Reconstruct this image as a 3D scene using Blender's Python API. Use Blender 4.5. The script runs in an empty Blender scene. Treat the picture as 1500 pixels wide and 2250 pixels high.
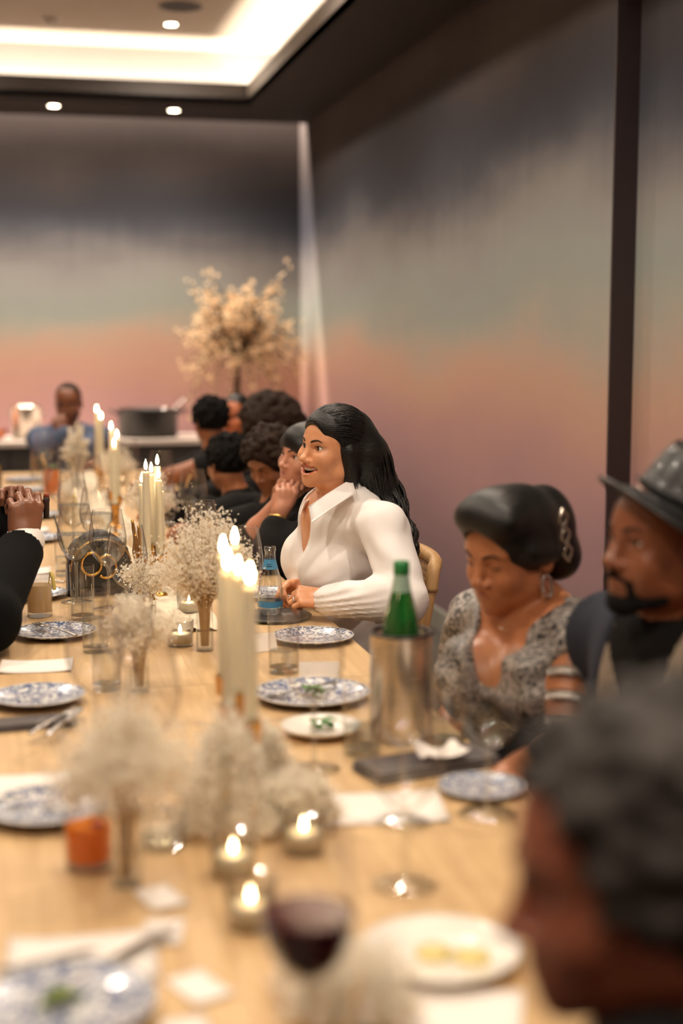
import bpy, math, random
import numpy as np
from mathutils import Matrix, Vector

random.seed(7)
RNG = np.random.default_rng(7)
PI = math.pi
SC = bpy.context.scene
COL = SC.collection

# ---------------------------------------------------------------- camera
YAW, PITCH, CAMZ = math.radians(13.056), math.radians(6.933), 1.48
FW = np.array([math.sin(YAW)*math.cos(PITCH), math.cos(YAW)*math.cos(PITCH), -math.sin(PITCH)])
RT = np.array([math.cos(YAW), -math.sin(YAW), 0.0])
UP = np.cross(RT, FW)
cam = bpy.data.cameras.new('camera')
cam.sensor_fit = 'HORIZONTAL'; cam.sensor_width = 24.0; cam.lens = 50.0
cam.dof.use_dof = True; cam.dof.focus_distance = 3.78; cam.dof.aperture_fstop = 1.4
cam.clip_start = 0.05
camo = bpy.data.objects.new('camera', cam); COL.objects.link(camo)
camo.matrix_world = Matrix(((RT[0], UP[0], -FW[0], 0), (RT[1], UP[1], -FW[1], 0), (RT[2], UP[2], -FW[2], CAMZ), (0, 0, 0, 1)))
SC.camera = camo

# ---------------------------------------------------------------- view, world, room light
SC.view_settings.view_transform = 'Standard'
SC.view_settings.look = 'None'
SC.view_settings.gamma = 1.0
SC.view_settings.use_curve_mapping = False
SC.view_settings.exposure = 0.34
SC.cycles.use_denoising = True
SC.cycles.sample_clamp_indirect = 6.0
SC.cycles.max_bounces = 8
SC.cycles.diffuse_bounces = 6
SC.cycles.adaptive_threshold = 0.035
SC.cycles.transparent_max_bounces = 24
SC.cycles.caustics_reflective = False
w = bpy.data.worlds.new('world'); SC.world = w; w.use_nodes = True
w.node_tree.nodes['Background'].inputs[0].default_value = (0.010, 0.009, 0.008, 1)

SOFFIT, CEIL = 3.0, 3.36
RX, LX, BY, FY = 2.10, -2.40, 10.40, -2.20          # inner faces of the walls
OX0, OX1, OY0, OY1 = -1.85, 1.55, -0.9, 9.38         # opening of the ceiling tray
PKT = 0.20                                            # pocket of the light cove

def area(name, loc, sx, sy, power, color, rot=(0, 0, 0), spread=180):
    l = bpy.data.lights.new(name, 'AREA'); l.shape = 'RECTANGLE'; l.size = sx; l.size_y = sy
    l.energy = power; l.color = color; l.spread = math.radians(spread)
    o = bpy.data.objects.new(name, l); COL.objects.link(o); o.location = loc; o.rotation_euler = rot
    return o
COVE = (1.0, 0.86, 0.70)
COVE_W = 7.5                                         # watts per metre of cove strip
area('cove_light_back', ((OX0+OX1)/2, OY1+0.10, 3.05), OX1-OX0+0.3, 0.03, COVE_W*(OX1-OX0), COVE, (PI, 0, 0))
area('cove_light_front', ((OX0+OX1)/2, OY0-0.10, 3.05), OX1-OX0+0.3, 0.03, COVE_W*(OX1-OX0), COVE, (PI, 0, 0))
area('cove_light_right', (OX1+0.10, (OY0+OY1)/2, 3.05), 0.03, OY1-OY0+0.3, COVE_W*(OY1-OY0), COVE, (PI, 0, 0))
area('cove_light_left', (OX0-0.10, (OY0+OY1)/2, 3.05), 0.03, OY1-OY0+0.3, COVE_W*(OY1-OY0), COVE, (PI, 0, 0))
area('slot_light', ((LX+RX)/2, BY-0.035, 3.54), RX-LX-0.02, 0.03, 175.0, (1.0, 0.84, 0.72))
SPOT_W = 86.0
SPOT_COL = (1.0, 0.86, 0.71)

# ---------------------------------------------------------------- materials
def srgb(r, g, b):
    f = lambda c: (c/255/12.92) if c/255 <= 0.04045 else ((c/255+0.055)/1.055)**2.4
    return (f(r), f(g), f(b), 1.0)
MATS = {}
def mat(name, col=(0.8, 0.8, 0.8, 1), rough=0.5, metal=0.0, spec=0.5, var=0.0, vscale=8.0, bump=0.0, bscale=60.0, stretch=(1, 1, 1),
        sss=0.0, sssr=(1, 0.4, 0.2), coat=0.0, sheen=0.0, emit=None, es=0.0, vcol=None, attr=False):
    if name in MATS: return MATS[name]
    m = bpy.data.materials.new(name); m.use_nodes = True; MATS[name] = m
    nt = m.node_tree; N = nt.nodes; L = nt.links; b = N['Principled BSDF']
    b.inputs['Base Color'].default_value = col; b.inputs['Roughness'].default_value = rough
    b.inputs['Metallic'].default_value = metal; b.inputs['Specular IOR Level'].default_value = spec
    b.inputs['Coat Weight'].default_value = coat; b.inputs['Sheen Weight'].default_value = sheen
    if sss:
        b.inputs['Subsurface Weight'].default_value = sss; b.inputs['Subsurface Radius'].default_value = sssr
        b.inputs['Subsurface Scale'].default_value = 0.01
    if emit: b.inputs['Emission Color'].default_value = emit; b.inputs['Emission Strength'].default_value = es
    tc = N.new('ShaderNodeTexCoord'); mp = N.new('ShaderNodeMapping'); mp.inputs['Scale'].default_value = stretch
    L.new(tc.outputs['Object'], mp.inputs['Vector'])
    src = None
    if attr:
        at = N.new('ShaderNodeAttribute'); at.attribute_name = 'tint'; src = at.outputs['Color']
    if var or attr:
        nz = N.new('ShaderNodeTexNoise'); nz.inputs['Scale'].default_value = vscale; nz.inputs['Detail'].default_value = 5
        L.new(mp.outputs[0], nz.inputs['Vector'])
        mx = N.new('ShaderNodeMix'); mx.data_type = 'RGBA'; mx.blend_type = 'MULTIPLY'
        rp = N.new('ShaderNodeValToRGB'); L.new(nz.outputs['Fac'], rp.inputs[0])
        rp.color_ramp.elements[0].position = 0.3; rp.color_ramp.elements[1].position = 0.7
        rp.color_ramp.elements[0].color = (1-var, 1-var, 1-var, 1) if vcol is None else vcol
        rp.color_ramp.elements[1].color = (1, 1, 1, 1)
        mx.inputs[0].default_value = 1.0
        if src is not None: L.new(src, mx.inputs[6])
        else: mx.inputs[6].default_value = col
        L.new(rp.outputs[0], mx.inputs[7]); L.new(mx.outputs[2], b.inputs['Base Color'])
    if bump:
        n2 = N.new('ShaderNodeTexNoise'); n2.inputs['Scale'].default_value = bscale; n2.inputs['Detail'].default_value = 4
        L.new(mp.outputs[0], n2.inputs['Vector'])
        bp = N.new('ShaderNodeBump'); bp.inputs['Strength'].default_value = bump; bp.inputs['Distance'].default_value = 0.01
        L.new(n2.outputs['Fac'], bp.inputs['Height']); L.new(bp.outputs[0], b.inputs['Normal'])
    return m

def glass(name, tint=(0.998, 0.998, 0.996, 1), edge=(0.60, 0.58, 0.55, 1), refl=1.0):
    """thin clear glass: mostly lets light through, mirrors at grazing angles, darker where seen edge-on"""
    if name in MATS: return MATS[name]
    m = bpy.data.materials.new(name); m.use_nodes = True; MATS[name] = m
    nt = m.node_tree; N = nt.nodes; L = nt.links; N.remove(N['Principled BSDF']); out = N['Material Output']
    lw = N.new('ShaderNodeLayerWeight'); lw.inputs['Blend'].default_value = 0.5
    def powr(e):
        n = N.new('ShaderNodeMath'); n.operation = 'POWER'; L.new(lw.outputs['Facing'], n.inputs[0]); n.inputs[1].default_value = e; return n
    pw = powr(3.6)
    mc = N.new('ShaderNodeMix'); mc.data_type = 'RGBA'; mc.inputs[6].default_value = tint; mc.inputs[7].default_value = edge
    L.new(pw.outputs[0], mc.inputs[0])
    tr = N.new('ShaderNodeBsdfTransparent'); L.new(mc.outputs[2], tr.inputs[0])
    gl = N.new('ShaderNodeBsdfGlossy'); gl.inputs['Roughness'].default_value = 0.03
    p5 = powr(3.5)
    mu = N.new('ShaderNodeMath'); mu.operation = 'MULTIPLY_ADD'; L.new(p5.outputs[0], mu.inputs[0]); mu.inputs[1].default_value = 0.70*refl; mu.inputs[2].default_value = 0.09*refl
    ms = N.new('ShaderNodeMixShader'); L.new(mu.outputs[0], ms.inputs[0]); L.new(tr.outputs[0], ms.inputs[1]); L.new(gl.outputs[0], ms.inputs[2])
    L.new(ms.outputs[0], out.inputs['Surface'])
    return m

def leafy(name, col):
    """papery petals: half of the light is scattered back, half shines through"""
    m = bpy.data.materials.new(name); m.use_nodes = True; MATS[name] = m
    nt = m.node_tree; N = nt.nodes; L = nt.links; N.remove(N['Principled BSDF'])
    nz = N.new('ShaderNodeTexNoise'); nz.inputs['Scale'].default_value = 60.0; tc = N.new('ShaderNodeTexCoord'); L.new(tc.outputs['Object'], nz.inputs[0])
    rp = N.new('ShaderNodeValToRGB'); L.new(nz.outputs['Fac'], rp.inputs[0]); rp.color_ramp.elements[0].color = tuple(c*0.85 for c in col[:3])+(1,); rp.color_ramp.elements[1].color = col
    d = N.new('ShaderNodeBsdfDiffuse'); t = N.new('ShaderNodeBsdfTranslucent'); ms = N.new('ShaderNodeMixShader'); ms.inputs[0].default_value = 0.55
    L.new(rp.outputs[0], d.inputs[0]); L.new(rp.outputs[0], t.inputs[0]); L.new(d.outputs[0], ms.inputs[1]); L.new(t.outputs[0], ms.inputs[2])
    L.new(ms.outputs[0], N['Material Output'].inputs['Surface']); return m

def emitter(name, col, s):
    if name in MATS: return MATS[name]
    m = bpy.data.materials.new(name); m.use_nodes = True; MATS[name] = m
    nt = m.node_tree; nt.nodes.remove(nt.nodes['Principled BSDF'])
    e = nt.nodes.new('ShaderNodeEmission'); e.inputs[0].default_value = col; e.inputs[1].default_value = s
    nt.links.new(e.outputs[0], nt.nodes['Material Output'].inputs['Surface'])
    return m

def mural_mat():
    """ombre wall covering: soft horizontal bands of colour with a woven, brushed texture"""
    m = bpy.data.materials.new('ombre_wall_covering'); m.use_nodes = True
    nt = m.node_tree; N = nt.nodes; L = nt.links; b = N['Principled BSDF']; b.inputs['Roughness'].default_value = 0.8
    b.inputs['Specular IOR Level'].default_value = 0.15
    tc = N.new('ShaderNodeTexCoord')
    mp = N.new('ShaderNodeMapping'); mp.inputs['Scale'].default_value = (0.55, 0.55, 1.3); L.new(tc.outputs['Object'], mp.inputs[0])
    n1 = N.new('ShaderNodeTexNoise'); n1.inputs['Scale'].default_value = 1.2; n1.inputs['Detail'].default_value = 4; L.new(mp.outputs[0], n1.inputs[0])
    mp2 = N.new('ShaderNodeMapping'); mp2.inputs['Scale'].default_value = (7, 7, 0.5); L.new(tc.outputs['Object'], mp2.inputs[0])
    n2 = N.new('ShaderNodeTexNoise'); n2.inputs['Scale'].default_value = 2.0; n2.inputs['Detail'].default_value = 5; L.new(mp2.outputs[0], n2.inputs[0])
    sx = N.new('ShaderNodeSeparateXYZ'); L.new(tc.outputs['Object'], sx.inputs[0])
    def mth(op, a, bb):
        n = N.new('ShaderNodeMath'); n.operation = op
        for i, v in enumerate((a, bb)):
            if isinstance(v, (int, float)): n.inputs[i].default_value = v
            else: L.new(v, n.inputs[i])
        return n.outputs[0]
    zz = mth('ADD', sx.outputs['Z'], mth('MULTIPLY', mth('SUBTRACT', n1.outputs['Fac'], 0.5), 0.62))
    zz = mth('ADD', zz, mth('MULTIPLY', mth('SUBTRACT', n2.outputs['Fac'], 0.5), 0.08))
    fac = mth('DIVIDE', zz, 3.2)
    rp = N.new('ShaderNodeValToRGB'); L.new(fac, rp.inputs[0]); rp.color_ramp.interpolation = 'B_SPLINE'
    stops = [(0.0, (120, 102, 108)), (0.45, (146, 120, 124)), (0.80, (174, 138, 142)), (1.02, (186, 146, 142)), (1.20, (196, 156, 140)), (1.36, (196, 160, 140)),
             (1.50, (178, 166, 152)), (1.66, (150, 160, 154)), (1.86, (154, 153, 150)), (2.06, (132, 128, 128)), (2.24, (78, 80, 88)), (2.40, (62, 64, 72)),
             (2.56, (70, 66, 68)), (2.78, (88, 80, 77)), (3.0, (112, 104, 101))]  # top stops paler than the band below: slot light painted in
    el = rp.color_ramp.elements
    for i, (z, c) in enumerate(stops):
        e = el[i] if i < 2 else el.new(z/3.2)
        e.position = z/3.2; e.color = srgb(*c)
    wv = N.new('ShaderNodeTexNoise'); wv.inputs['Scale'].default_value = 140; wv.inputs['Detail'].default_value = 2; L.new(tc.outputs['Object'], wv.inputs[0])
    mx = N.new('ShaderNodeMix'); mx.data_type = 'RGBA'; mx.blend_type = 'MULTIPLY'; mx.inputs[0].default_value = 0.35
    L.new(rp.outputs[0], mx.inputs[6]); L.new(wv.outputs['Color'], mx.inputs[7])
    m3 = N.new('ShaderNodeMix'); m3.data_type = 'RGBA'; m3.inputs[0].default_value = 0.75
    L.new(mx.outputs[2], m3.inputs[6]); L.new(rp.outputs[0], m3.inputs[7]); L.new(m3.outputs[2], b.inputs['Base Color'])
    bp = N.new('ShaderNodeBump'); bp.inputs['Strength'].default_value = 0.15; bp.inputs['Distance'].default_value = 0.004
    L.new(wv.outputs['Fac'], bp.inputs['Height']); L.new(bp.outputs[0], b.inputs['Normal'])
    return m

def wood_mat(name, c1, c2, axis=1):
    m = bpy.data.materials.new(name); m.use_nodes = True; MATS[name] = m
    nt = m.node_tree; N = nt.nodes; L = nt.links; b = N['Principled BSDF']; b.inputs['Roughness'].default_value = 0.42
    b.inputs['Specular IOR Level'].default_value = 0.35
    tc = N.new('ShaderNodeTexCoord'); mp = N.new('ShaderNodeMapping'); s = [22, 22, 22]; s[axis] = 1.2; mp.inputs['Scale'].default_value = s
    L.new(tc.outputs['Object'], mp.inputs[0])
    nz = N.new('ShaderNodeTexNoise'); nz.inputs['Scale'].default_value = 2.0; nz.inputs['Detail'].default_value = 7; nz.inputs['Distortion'].default_value = 0.6
    L.new(mp.outputs[0], nz.inputs[0])
    rp = N.new('ShaderNodeValToRGB'); rp.color_ramp.elements[0].color = c1; rp.color_ramp.elements[1].color = c2
    rp.color_ramp.elements[0].position = 0.3; rp.color_ramp.elements[1].position = 0.7
    L.new(nz.outputs['Fac'], rp.inputs[0]); L.new(rp.outputs[0], b.inputs['Base Color'])
    bp = N.new('ShaderNodeBump'); bp.inputs['Strength'].default_value = 0.08; bp.inputs['Distance'].default_value = 0.003
    L.new(nz.outputs['Fac'], bp.inputs['Height']); L.new(bp.outputs[0], b.inputs['Normal'])
    return m

def pattern_mat(name, base, ink, scale=26.0, lo=0.47, hi=0.53, rough=0.25, distort=1.5, coat=0.3):
    """a print of irregular blotches and scrolls in a second colour"""
    if name in MATS: return MATS[name]
    m = bpy.data.materials.new(name); m.use_nodes = True; MATS[name] = m
    nt = m.node_tree; N = nt.nodes; L = nt.links; b = N['Principled BSDF']; b.inputs['Roughness'].default_value = rough
    b.inputs['Coat Weight'].default_value = coat
    tc = N.new('ShaderNodeTexCoord')
    nz = N.new('ShaderNodeTexNoise'); nz.inputs['Scale'].default_value = scale; nz.inputs['Detail'].default_value = 4; nz.inputs['Distortion'].default_value = distort
    L.new(tc.outputs['Object'], nz.inputs[0])
    rp = N.new('ShaderNodeValToRGB'); rp.color_ramp.elements[0].color = ink; rp.color_ramp.elements[1].color = base
    rp.color_ramp.elements[0].position = lo; rp.color_ramp.elements[1].position = hi
    L.new(nz.outputs['Fac'], rp.inputs[0]); L.new(rp.outputs[0], b.inputs['Base Color'])
    return m

def eye_mat(iris):
    nm = 'eye_%02d' % int(iris[0]*1000)
    if nm in MATS: return MATS[nm]
    m = bpy.data.materials.new(nm); m.use_nodes = True; MATS[nm] = m
    nt = m.node_tree; N = nt.nodes; L = nt.links; b = N['Principled BSDF']; b.inputs['Roughness'].default_value = 0.08; b.inputs['Coat Weight'].default_value = 1.0
    tc = N.new('ShaderNodeTexCoord'); sx = N.new('ShaderNodeSeparateXYZ'); L.new(tc.outputs['Object'], sx.inputs[0])
    rp = N.new('ShaderNodeValToRGB'); rp.color_ramp.interpolation = 'CONSTANT'
    mr = N.new('ShaderNodeMapRange'); mr.inputs[1].default_value = -1; mr.inputs[2].default_value = 1
    L.new(sx.outputs['Y'], mr.inputs[0]); L.new(mr.outputs[0], rp.inputs[0])     # eyeball of unit radius, pupil along +Y
    e = rp.color_ramp.elements; e[0].position = 0; e[0].color = (0.72, 0.66, 0.60, 1)
    e[1].position = 0.915; e[1].color = iris
    k = e.new(0.983); k.color = (0.004, 0.003, 0.003, 1)
    L.new(rp.outputs[0], b.inputs['Base Color'])
    return m

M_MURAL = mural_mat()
M_TABLE = wood_mat('pale_oak', srgb(186, 152, 108), srgb(211, 178, 132))
M_CHAIRWOOD = wood_mat('ash_wood', srgb(180, 138, 92), srgb(206, 166, 116), axis=2)
M_SOFFIT = mat('charcoal_paint', srgb(62, 56, 53), 0.7, var=0.06)
M_CEIL = mat('warm_ceiling_paint', srgb(214, 200, 182), 0.8, var=0.04, vscale=2)
M_COVE = mat('cove_paint', srgb(160, 156, 152), 0.8, var=0.03, vscale=2)
M_FLOOR = mat('grey_carpet', srgb(96, 90, 84), 0.95, var=0.25, vscale=90, bump=0.4, bscale=300)
M_BASE = mat('grey_skirting_paint', srgb(150, 148, 138), 0.5, var=0.03)
M_GLASS = glass('clear_glass')
M_GLASSD = glass('thick_clear_glass', (0.975, 0.985, 0.98, 1), (0.34, 0.36, 0.34, 1), 1.8)
M_WATER = glass('water', (0.95, 0.965, 0.96, 1), (0.55, 0.58, 0.57, 1), 0.8)
M_BRASS = mat('brushed_brass', srgb(206, 152, 72), 0.3, 1.0, bump=0.06, bscale=120, var=0.15, vscale=40)
M_GOLD = mat('polished_gold', srgb(232, 184, 100), 0.18, 1.0, var=0.05)
M_STEEL = mat('brushed_steel', srgb(196, 186, 174), 0.24, 1.0, var=0.1, vscale=4, stretch=(40, 40, 0.4))
M_SILVER = mat('silver_cutlery', srgb(190, 186, 182), 0.22, 1.0, var=0.06)
M_WAX = mat('ivory_wax', srgb(222, 214, 188), 0.45, sss=1.0, sssr=(1.2, 0.9, 0.6), var=0.05, vscale=20)
M_WICK = mat('charred_wick', srgb(30, 24, 20), 0.9, var=0.3)
M_FLAME = emitter('candle_flame', (1.0, 0.70, 0.36, 1), 48.0)
M_PAPER = mat('white_card_stock', srgb(240, 232, 224), 0.75, var=0.03, vscale=6, bump=0.03, bscale=200)
M_PORC = mat('white_porcelain', srgb(236, 230, 220), 0.18, coat=0.4, var=0.03)
M_BLUEPL = pattern_mat('blue_and_white_china', srgb(224, 222, 218), srgb(66, 86, 128), 75, 0.47, 0.56)
M_NAPKIN = mat('charcoal_linen', srgb(78, 70, 70), 0.9, var=0.15, vscale=120, bump=0.2, bscale=500, sheen=0.3)
M_GAUZE = mat('ivory_gauze', srgb(238, 224, 198), 0.9, var=0.08, vscale=60, bump=0.35, bscale=250, sheen=0.2)
M_DRIED = leafy('bleached_dried_flower', srgb(255, 249, 236))
M_STRAW = mat('straw_stem', srgb(206, 168, 112), 0.8, var=0.2, vscale=60)
M_BLOSSOM = leafy('cream_blossom', srgb(248, 222, 184))
M_BRANCH = mat('dark_branch', srgb(70, 50, 34), 0.85, var=0.3, vscale=40, bump=0.3)
M_BLACK = mat('black_cloth', srgb(17, 15, 15), 0.9, spec=0.25, var=0.2, vscale=60, bump=0.1, bscale=300)
M_SUIT = mat('black_velvet_jacket', srgb(9, 8, 9), 0.95, spec=0.15, var=0.2, vscale=40)
M_WHITE = mat('white_crepe', srgb(240, 235, 232), 0.62, var=0.02, vscale=10, bump=0.03, bscale=500, sheen=0.1)
M_COLLAR = mat('white_shirt_cotton', srgb(238, 232, 226), 0.6, var=0.03, bump=0.05, bscale=400)
M_BLUE = mat('blue_wool', srgb(78, 92, 120), 0.85, var=0.12, vscale=60, bump=0.08, bscale=400)
M_NAVY = mat('navy_wool', srgb(34, 40, 54), 0.85, var=0.12, vscale=60, bump=0.08, bscale=400)
M_GREYV = mat('grey_waistcoat', srgb(142, 128, 112), 0.85, var=0.12, vscale=60, bump=0.08, bscale=400)
M_SNAKE = pattern_mat('snakeskin_print', srgb(166, 156, 148), srgb(30, 30, 34), 34, 0.40, 0.62, 0.5, 4.0, 0.1)
M_LEATHER = mat('black_leather', srgb(26, 25, 26), 0.40, var=0.1, vscale=20, coat=0.12)
M_HAIR = mat('black_hair', srgb(15, 12, 11), 0.42, spec=0.4, var=0.3, vscale=40, bump=0.22, bscale=200, stretch=(1, 0.05, 1))
M_HAIRM = mat('matte_black_hair', srgb(15, 12, 11), 0.9, spec=0.2, var=0.35, vscale=80, bump=0.6, bscale=160)
M_HAIRB = mat('dark_brown_curls', srgb(46, 30, 20), 0.8, spec=0.25, var=0.4, vscale=60, bump=0.5, bscale=120)
M_HAIRG = mat('greying_black_hair', srgb(54, 47, 42), 0.7, var=0.5, vscale=30, bump=0.4, bscale=120)
M_SKIN = mat('skin', (0.5, 0.3, 0.2, 1), 0.36, var=0.10, vscale=45, attr=True, sss=0.12, bump=0.04, bscale=350)
M_SKIN.node_tree.nodes['Principled BSDF'].inputs['Subsurface Scale'].default_value = 0.006
M_TEETH = mat('teeth', srgb(244, 236, 222), 0.25, coat=0.5, var=0.02)
M_BROW = mat('brow_hair', srgb(52, 32, 22), 0.8, var=0.2)
M_LASH = mat('black_lash', srgb(14, 10, 9), 0.7, var=0.1)
M_NAIL = mat('nail_varnish', srgb(236, 190, 172), 0.2, coat=0.6, var=0.03)
M_COUNTER = mat('dark_sideboard_paint', srgb(58, 54, 50), 0.5, var=0.08)
M_STONE = mat('pale_stone_top', srgb(214, 200, 188), 0.35, var=0.08, vscale=6)
M_IRON = mat('black_cast_iron', srgb(40, 36, 34), 0.42, var=0.15, vscale=30, bump=0.08, bscale=100, spec=0.5)
M_COPPER = mat('copper', srgb(220, 140, 100), 0.25, 1.0, var=0.1)

# ---------------------------------------------------------------- mesh helpers
class G:
    """collects vertices and faces of one mesh"""
    def __init__(self): self.v = []; self.f = []; self.n = 0
    def add(self, v, f):
        v = np.asarray(v, dtype=float)
        self.v.append(v); self.f += [tuple(i+self.n for i in q) for q in f]; self.n += len(v); return self
    def verts(self): return np.concatenate(self.v) if self.v else np.zeros((0, 3))
def box(x0, x1, y0, y1, z0, z1, g=None, bev=0.0):
    g = g or G()
    if bev <= 0:
        v = [(x, y, z) for z in (z0, z1) for (x, y) in ((x0, y0), (x1, y0), (x1, y1), (x0, y1))]
        f = [(3, 2, 1, 0), (4, 5, 6, 7), (0, 1, 5, 4), (1, 2, 6, 5), (2, 3, 7, 6), (3, 0, 4, 7)]
        return g.add(v, f)
    b = bev; rings = []
    for z, ins in ((z0, b), (z0+b, 0), (z1-b, 0), (z1, b)):
        ring = []
        for (x, y, sx, sy) in ((x0, y0, 1, 1), (x1, y0, -1, 1), (x1, y1, -1, -1), (x0, y1, 1, -1)):
            px, py = x+sx*ins, y+sy*ins
            c = [(px+sx*b, py), (px, py+sy*b)]
            ring += c if (sx*sy < 0) else c[::-1]
        rings.append([(a, bb, z) for a, bb in ring])
    v = [p for r in rings for p in r]; f = [tuple(range(7, -1, -1)), tuple(24+i for i in range(8))]
    for k in range(3):
        for i in range(8):
            j = (i+1) % 8; f.append((k*8+i, k*8+j, k*8+8+j, k*8+8+i))
    return g.add(v, f)
def lathe(prof, seg=28, g=None, c=(0, 0, 0), flute=0, fl=0.0):
    g = g or G(); v = []; f = []; n = len(prof)
    for (r, z) in prof:
        for s in range(seg):
            a = 2*PI*s/seg; rr = r*(1-fl*(0.5+0.5*math.cos(flute*a))) if flute else r
            v.append((c[0]+rr*math.cos(a), c[1]+rr*math.sin(a), c[2]+z))
    for i in range(n-1):
        for s in range(seg):
            t = (s+1) % seg; f.append((i*seg+s, i*seg+t, (i+1)*seg+t, (i+1)*seg+s))
    return g.add(v, f)
def frame(d, hint=None):
    d = np.asarray(d, float); d = d/(np.linalg.norm(d)+1e-12)
    h = np.array([0, 0, 1.0]) if hint is None else np.asarray(hint, float)
    if abs(d @ h) > 0.95: h = np.array([1.0, 0, 0])
    a = np.cross(d, h); a /= np.linalg.norm(a); return d, a, np.cross(a, d)
def tube(path, rad, sides=6, g=None, flat=1.0, caps=True):
    g = g or G(); P = np.asarray(path, float); n = len(P)
    if np.isscalar(rad): rad = [rad]*n
    T = np.gradient(P, axis=0); v = []; f = []
    _, a, b = frame(T[0])
    for i in range(n):
        d = T[i]/(np.linalg.norm(T[i])+1e-12)
        a = a-d*(a@d); a /= (np.linalg.norm(a)+1e-12); b = np.cross(d, a)
        for s in range(sides):
            t = 2*PI*s/sides; v.append(P[i]+rad[i]*(math.cos(t)*a+flat*math.sin(t)*b))
    for i in range(n-1):
        for s in range(sides):
            t = (s+1) % sides; f.append((i*sides+s, i*sides+t, (i+1)*sides+t, (i+1)*sides+s))
    if caps: f.append(tuple(range(sides-1, -1, -1))); f.append(tuple((n-1)*sides+s for s in range(sides)))
    return g.add(v, f)
def ball(c, r, g=None, seg=10, rings=7, R=None):
    g = g or G(); v = []; f = []; r = (r, r, r) if np.isscalar(r) else r
    for i in range(rings+1):
        th = PI*i/rings
        for s in range(seg):
            ph = 2*PI*s/seg; v.append((r[0]*math.sin(th)*math.cos(ph), r[1]*math.sin(th)*math.sin(ph), -r[2]*math.cos(th)))
    v = np.array(v)
    if R is not None: v = v @ np.asarray(R).T
    v = v+np.asarray(c)
    for i in range(rings):
        for s in range(seg):
            t = (s+1) % seg; f.append((i*seg+s, i*seg+t, (i+1)*seg+t, (i+1)*seg+s))
    return g.add(v, f)
def prism(poly, z0, z1, g=None):
    g = g or G(); n = len(poly)
    v = [(x, y, z0) for x, y in poly]+[(x, y, z1) for x, y in poly]
    f = [tuple(range(n-1, -1, -1)), tuple(range(n, 2*n))]+[(i, (i+1) % n, n+(i+1) % n, n+i) for i in range(n)]
    return g.add(v, f)
def spline(pts, n):
    P = np.asarray(pts, float); m = len(P); out = []
    for t in np.linspace(0, m-1-1e-9, n):
        i = int(t); u = t-i
        p0, p1, p2, p3 = P[max(i-1, 0)], P[i], P[min(i+1, m-1)], P[min(i+2, m-1)]
        out.append(0.5*((2*p1)+(-p0+p2)*u+(2*p0-5*p1+4*p2-p3)*u*u+(-p0+3*p1-3*p2+p3)*u**3))
    return np.array(out)
def sheet(fn, nu, nv, thick=0.0):
    """grid surface fn(u,v)->xyz, doubled to a thin slab when thick"""
    g = G(); V = np.array([[fn(i/(nu-1), j/(nv-1)) for j in range(nv)] for i in range(nu)], float)
    F = [(i*nv+j, (i+1)*nv+j, (i+1)*nv+j+1, i*nv+j+1) for i in range(nu-1) for j in range(nv-1)]
    if thick <= 0: return g.add(V.reshape(-1, 3), F)
    du = np.gradient(V, axis=0); dv = np.gradient(V, axis=1); N = np.cross(du, dv); N /= (np.linalg.norm(N, axis=2, keepdims=True)+1e-12)
    A = (V+N*thick/2).reshape(-1, 3); B = (V-N*thick/2).reshape(-1, 3); m = nu*nv
    F2 = [tuple(m+i for i in q[::-1]) for q in F]
    rim = [(i, 0) for i in range(nu)]+[(nu-1, j) for j in range(1, nv)]+[(i, nv-1) for i in range(nu-2, -1, -1)]+[(0, j) for j in range(nv-2, 0, -1)]
    ids = [i*nv+j for i, j in rim]; E_ = [(ids[k], m+ids[k], m+ids[(k+1) % len(ids)], ids[(k+1) % len(ids)]) for k in range(len(ids))]
    return g.add(np.concatenate([A, B]), F+F2+[e[::-1] for e in E_])

def mesh(name, g, m, smooth=True, tint=None, auto=None):
    me = bpy.data.meshes.new(name); v = g.verts()
    me.from_pydata(v.tolist(), [], g.f); me.materials.append(m)
    if smooth: me.polygons.foreach_set('use_smooth', [True]*len(me.polygons))
    if tint is not None:
        at = me.attributes.new('tint', 'FLOAT_COLOR', 'POINT')
        c = np.ones((len(v), 4), dtype=np.float32); c[:, :3] = tint; at.data.foreach_set('color', c.ravel())
    me.update()
    if smooth and auto: me.set_sharp_from_angle(angle=math.radians(auto))
    return me
def obj(name, g, m, parent=None, loc=(0, 0, 0), rz=0.0, smooth=True, auto=None, tint=None, me=None):
    o = bpy.data.objects.new(name, me or mesh(name, g, m, smooth, tint, auto)); COL.objects.link(o)
    o.location = loc; o.rotation_euler = (0, 0, rz)
    if parent is not None: o.parent = parent
    return o
def tag(o, label, cat=None, group=None, kind=None):
    o['label'] = label
    if cat: o['category'] = cat
    if group: o['group'] = group
    if kind: o['kind'] = kind
    return o
def thing(name, label, cat, loc=(0, 0, 0), rz=0.0, group=None):
    o = bpy.data.objects.new(name, None); COL.objects.link(o); o.location = loc; o.rotation_euler = (0, 0, rz); o.empty_display_size = 0.05
    return tag(o, label, cat, group)
def dup(root, loc, label, rz=0.0, group=None, scale=None):
    r = root.copy(); COL.objects.link(r); r.location = loc; r.rotation_euler = (0, 0, rz); r['label'] = label
    if group: r['group'] = group
    if scale: r.scale = (scale,)*3
    for ch in list(root.children):
        c = ch.copy(); COL.objects.link(c); c.parent = r
        for k in list(ch.children):
            d = k.copy(); COL.objects.link(d); d.parent = c
    return r
def struct(name, g, m, parent=None, label=None, smooth=False):
    o = obj(name, g, m, parent, smooth=smooth)
    if parent is None: o['kind'] = 'structure'
    if label: o['label'] = label
    return o

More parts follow.
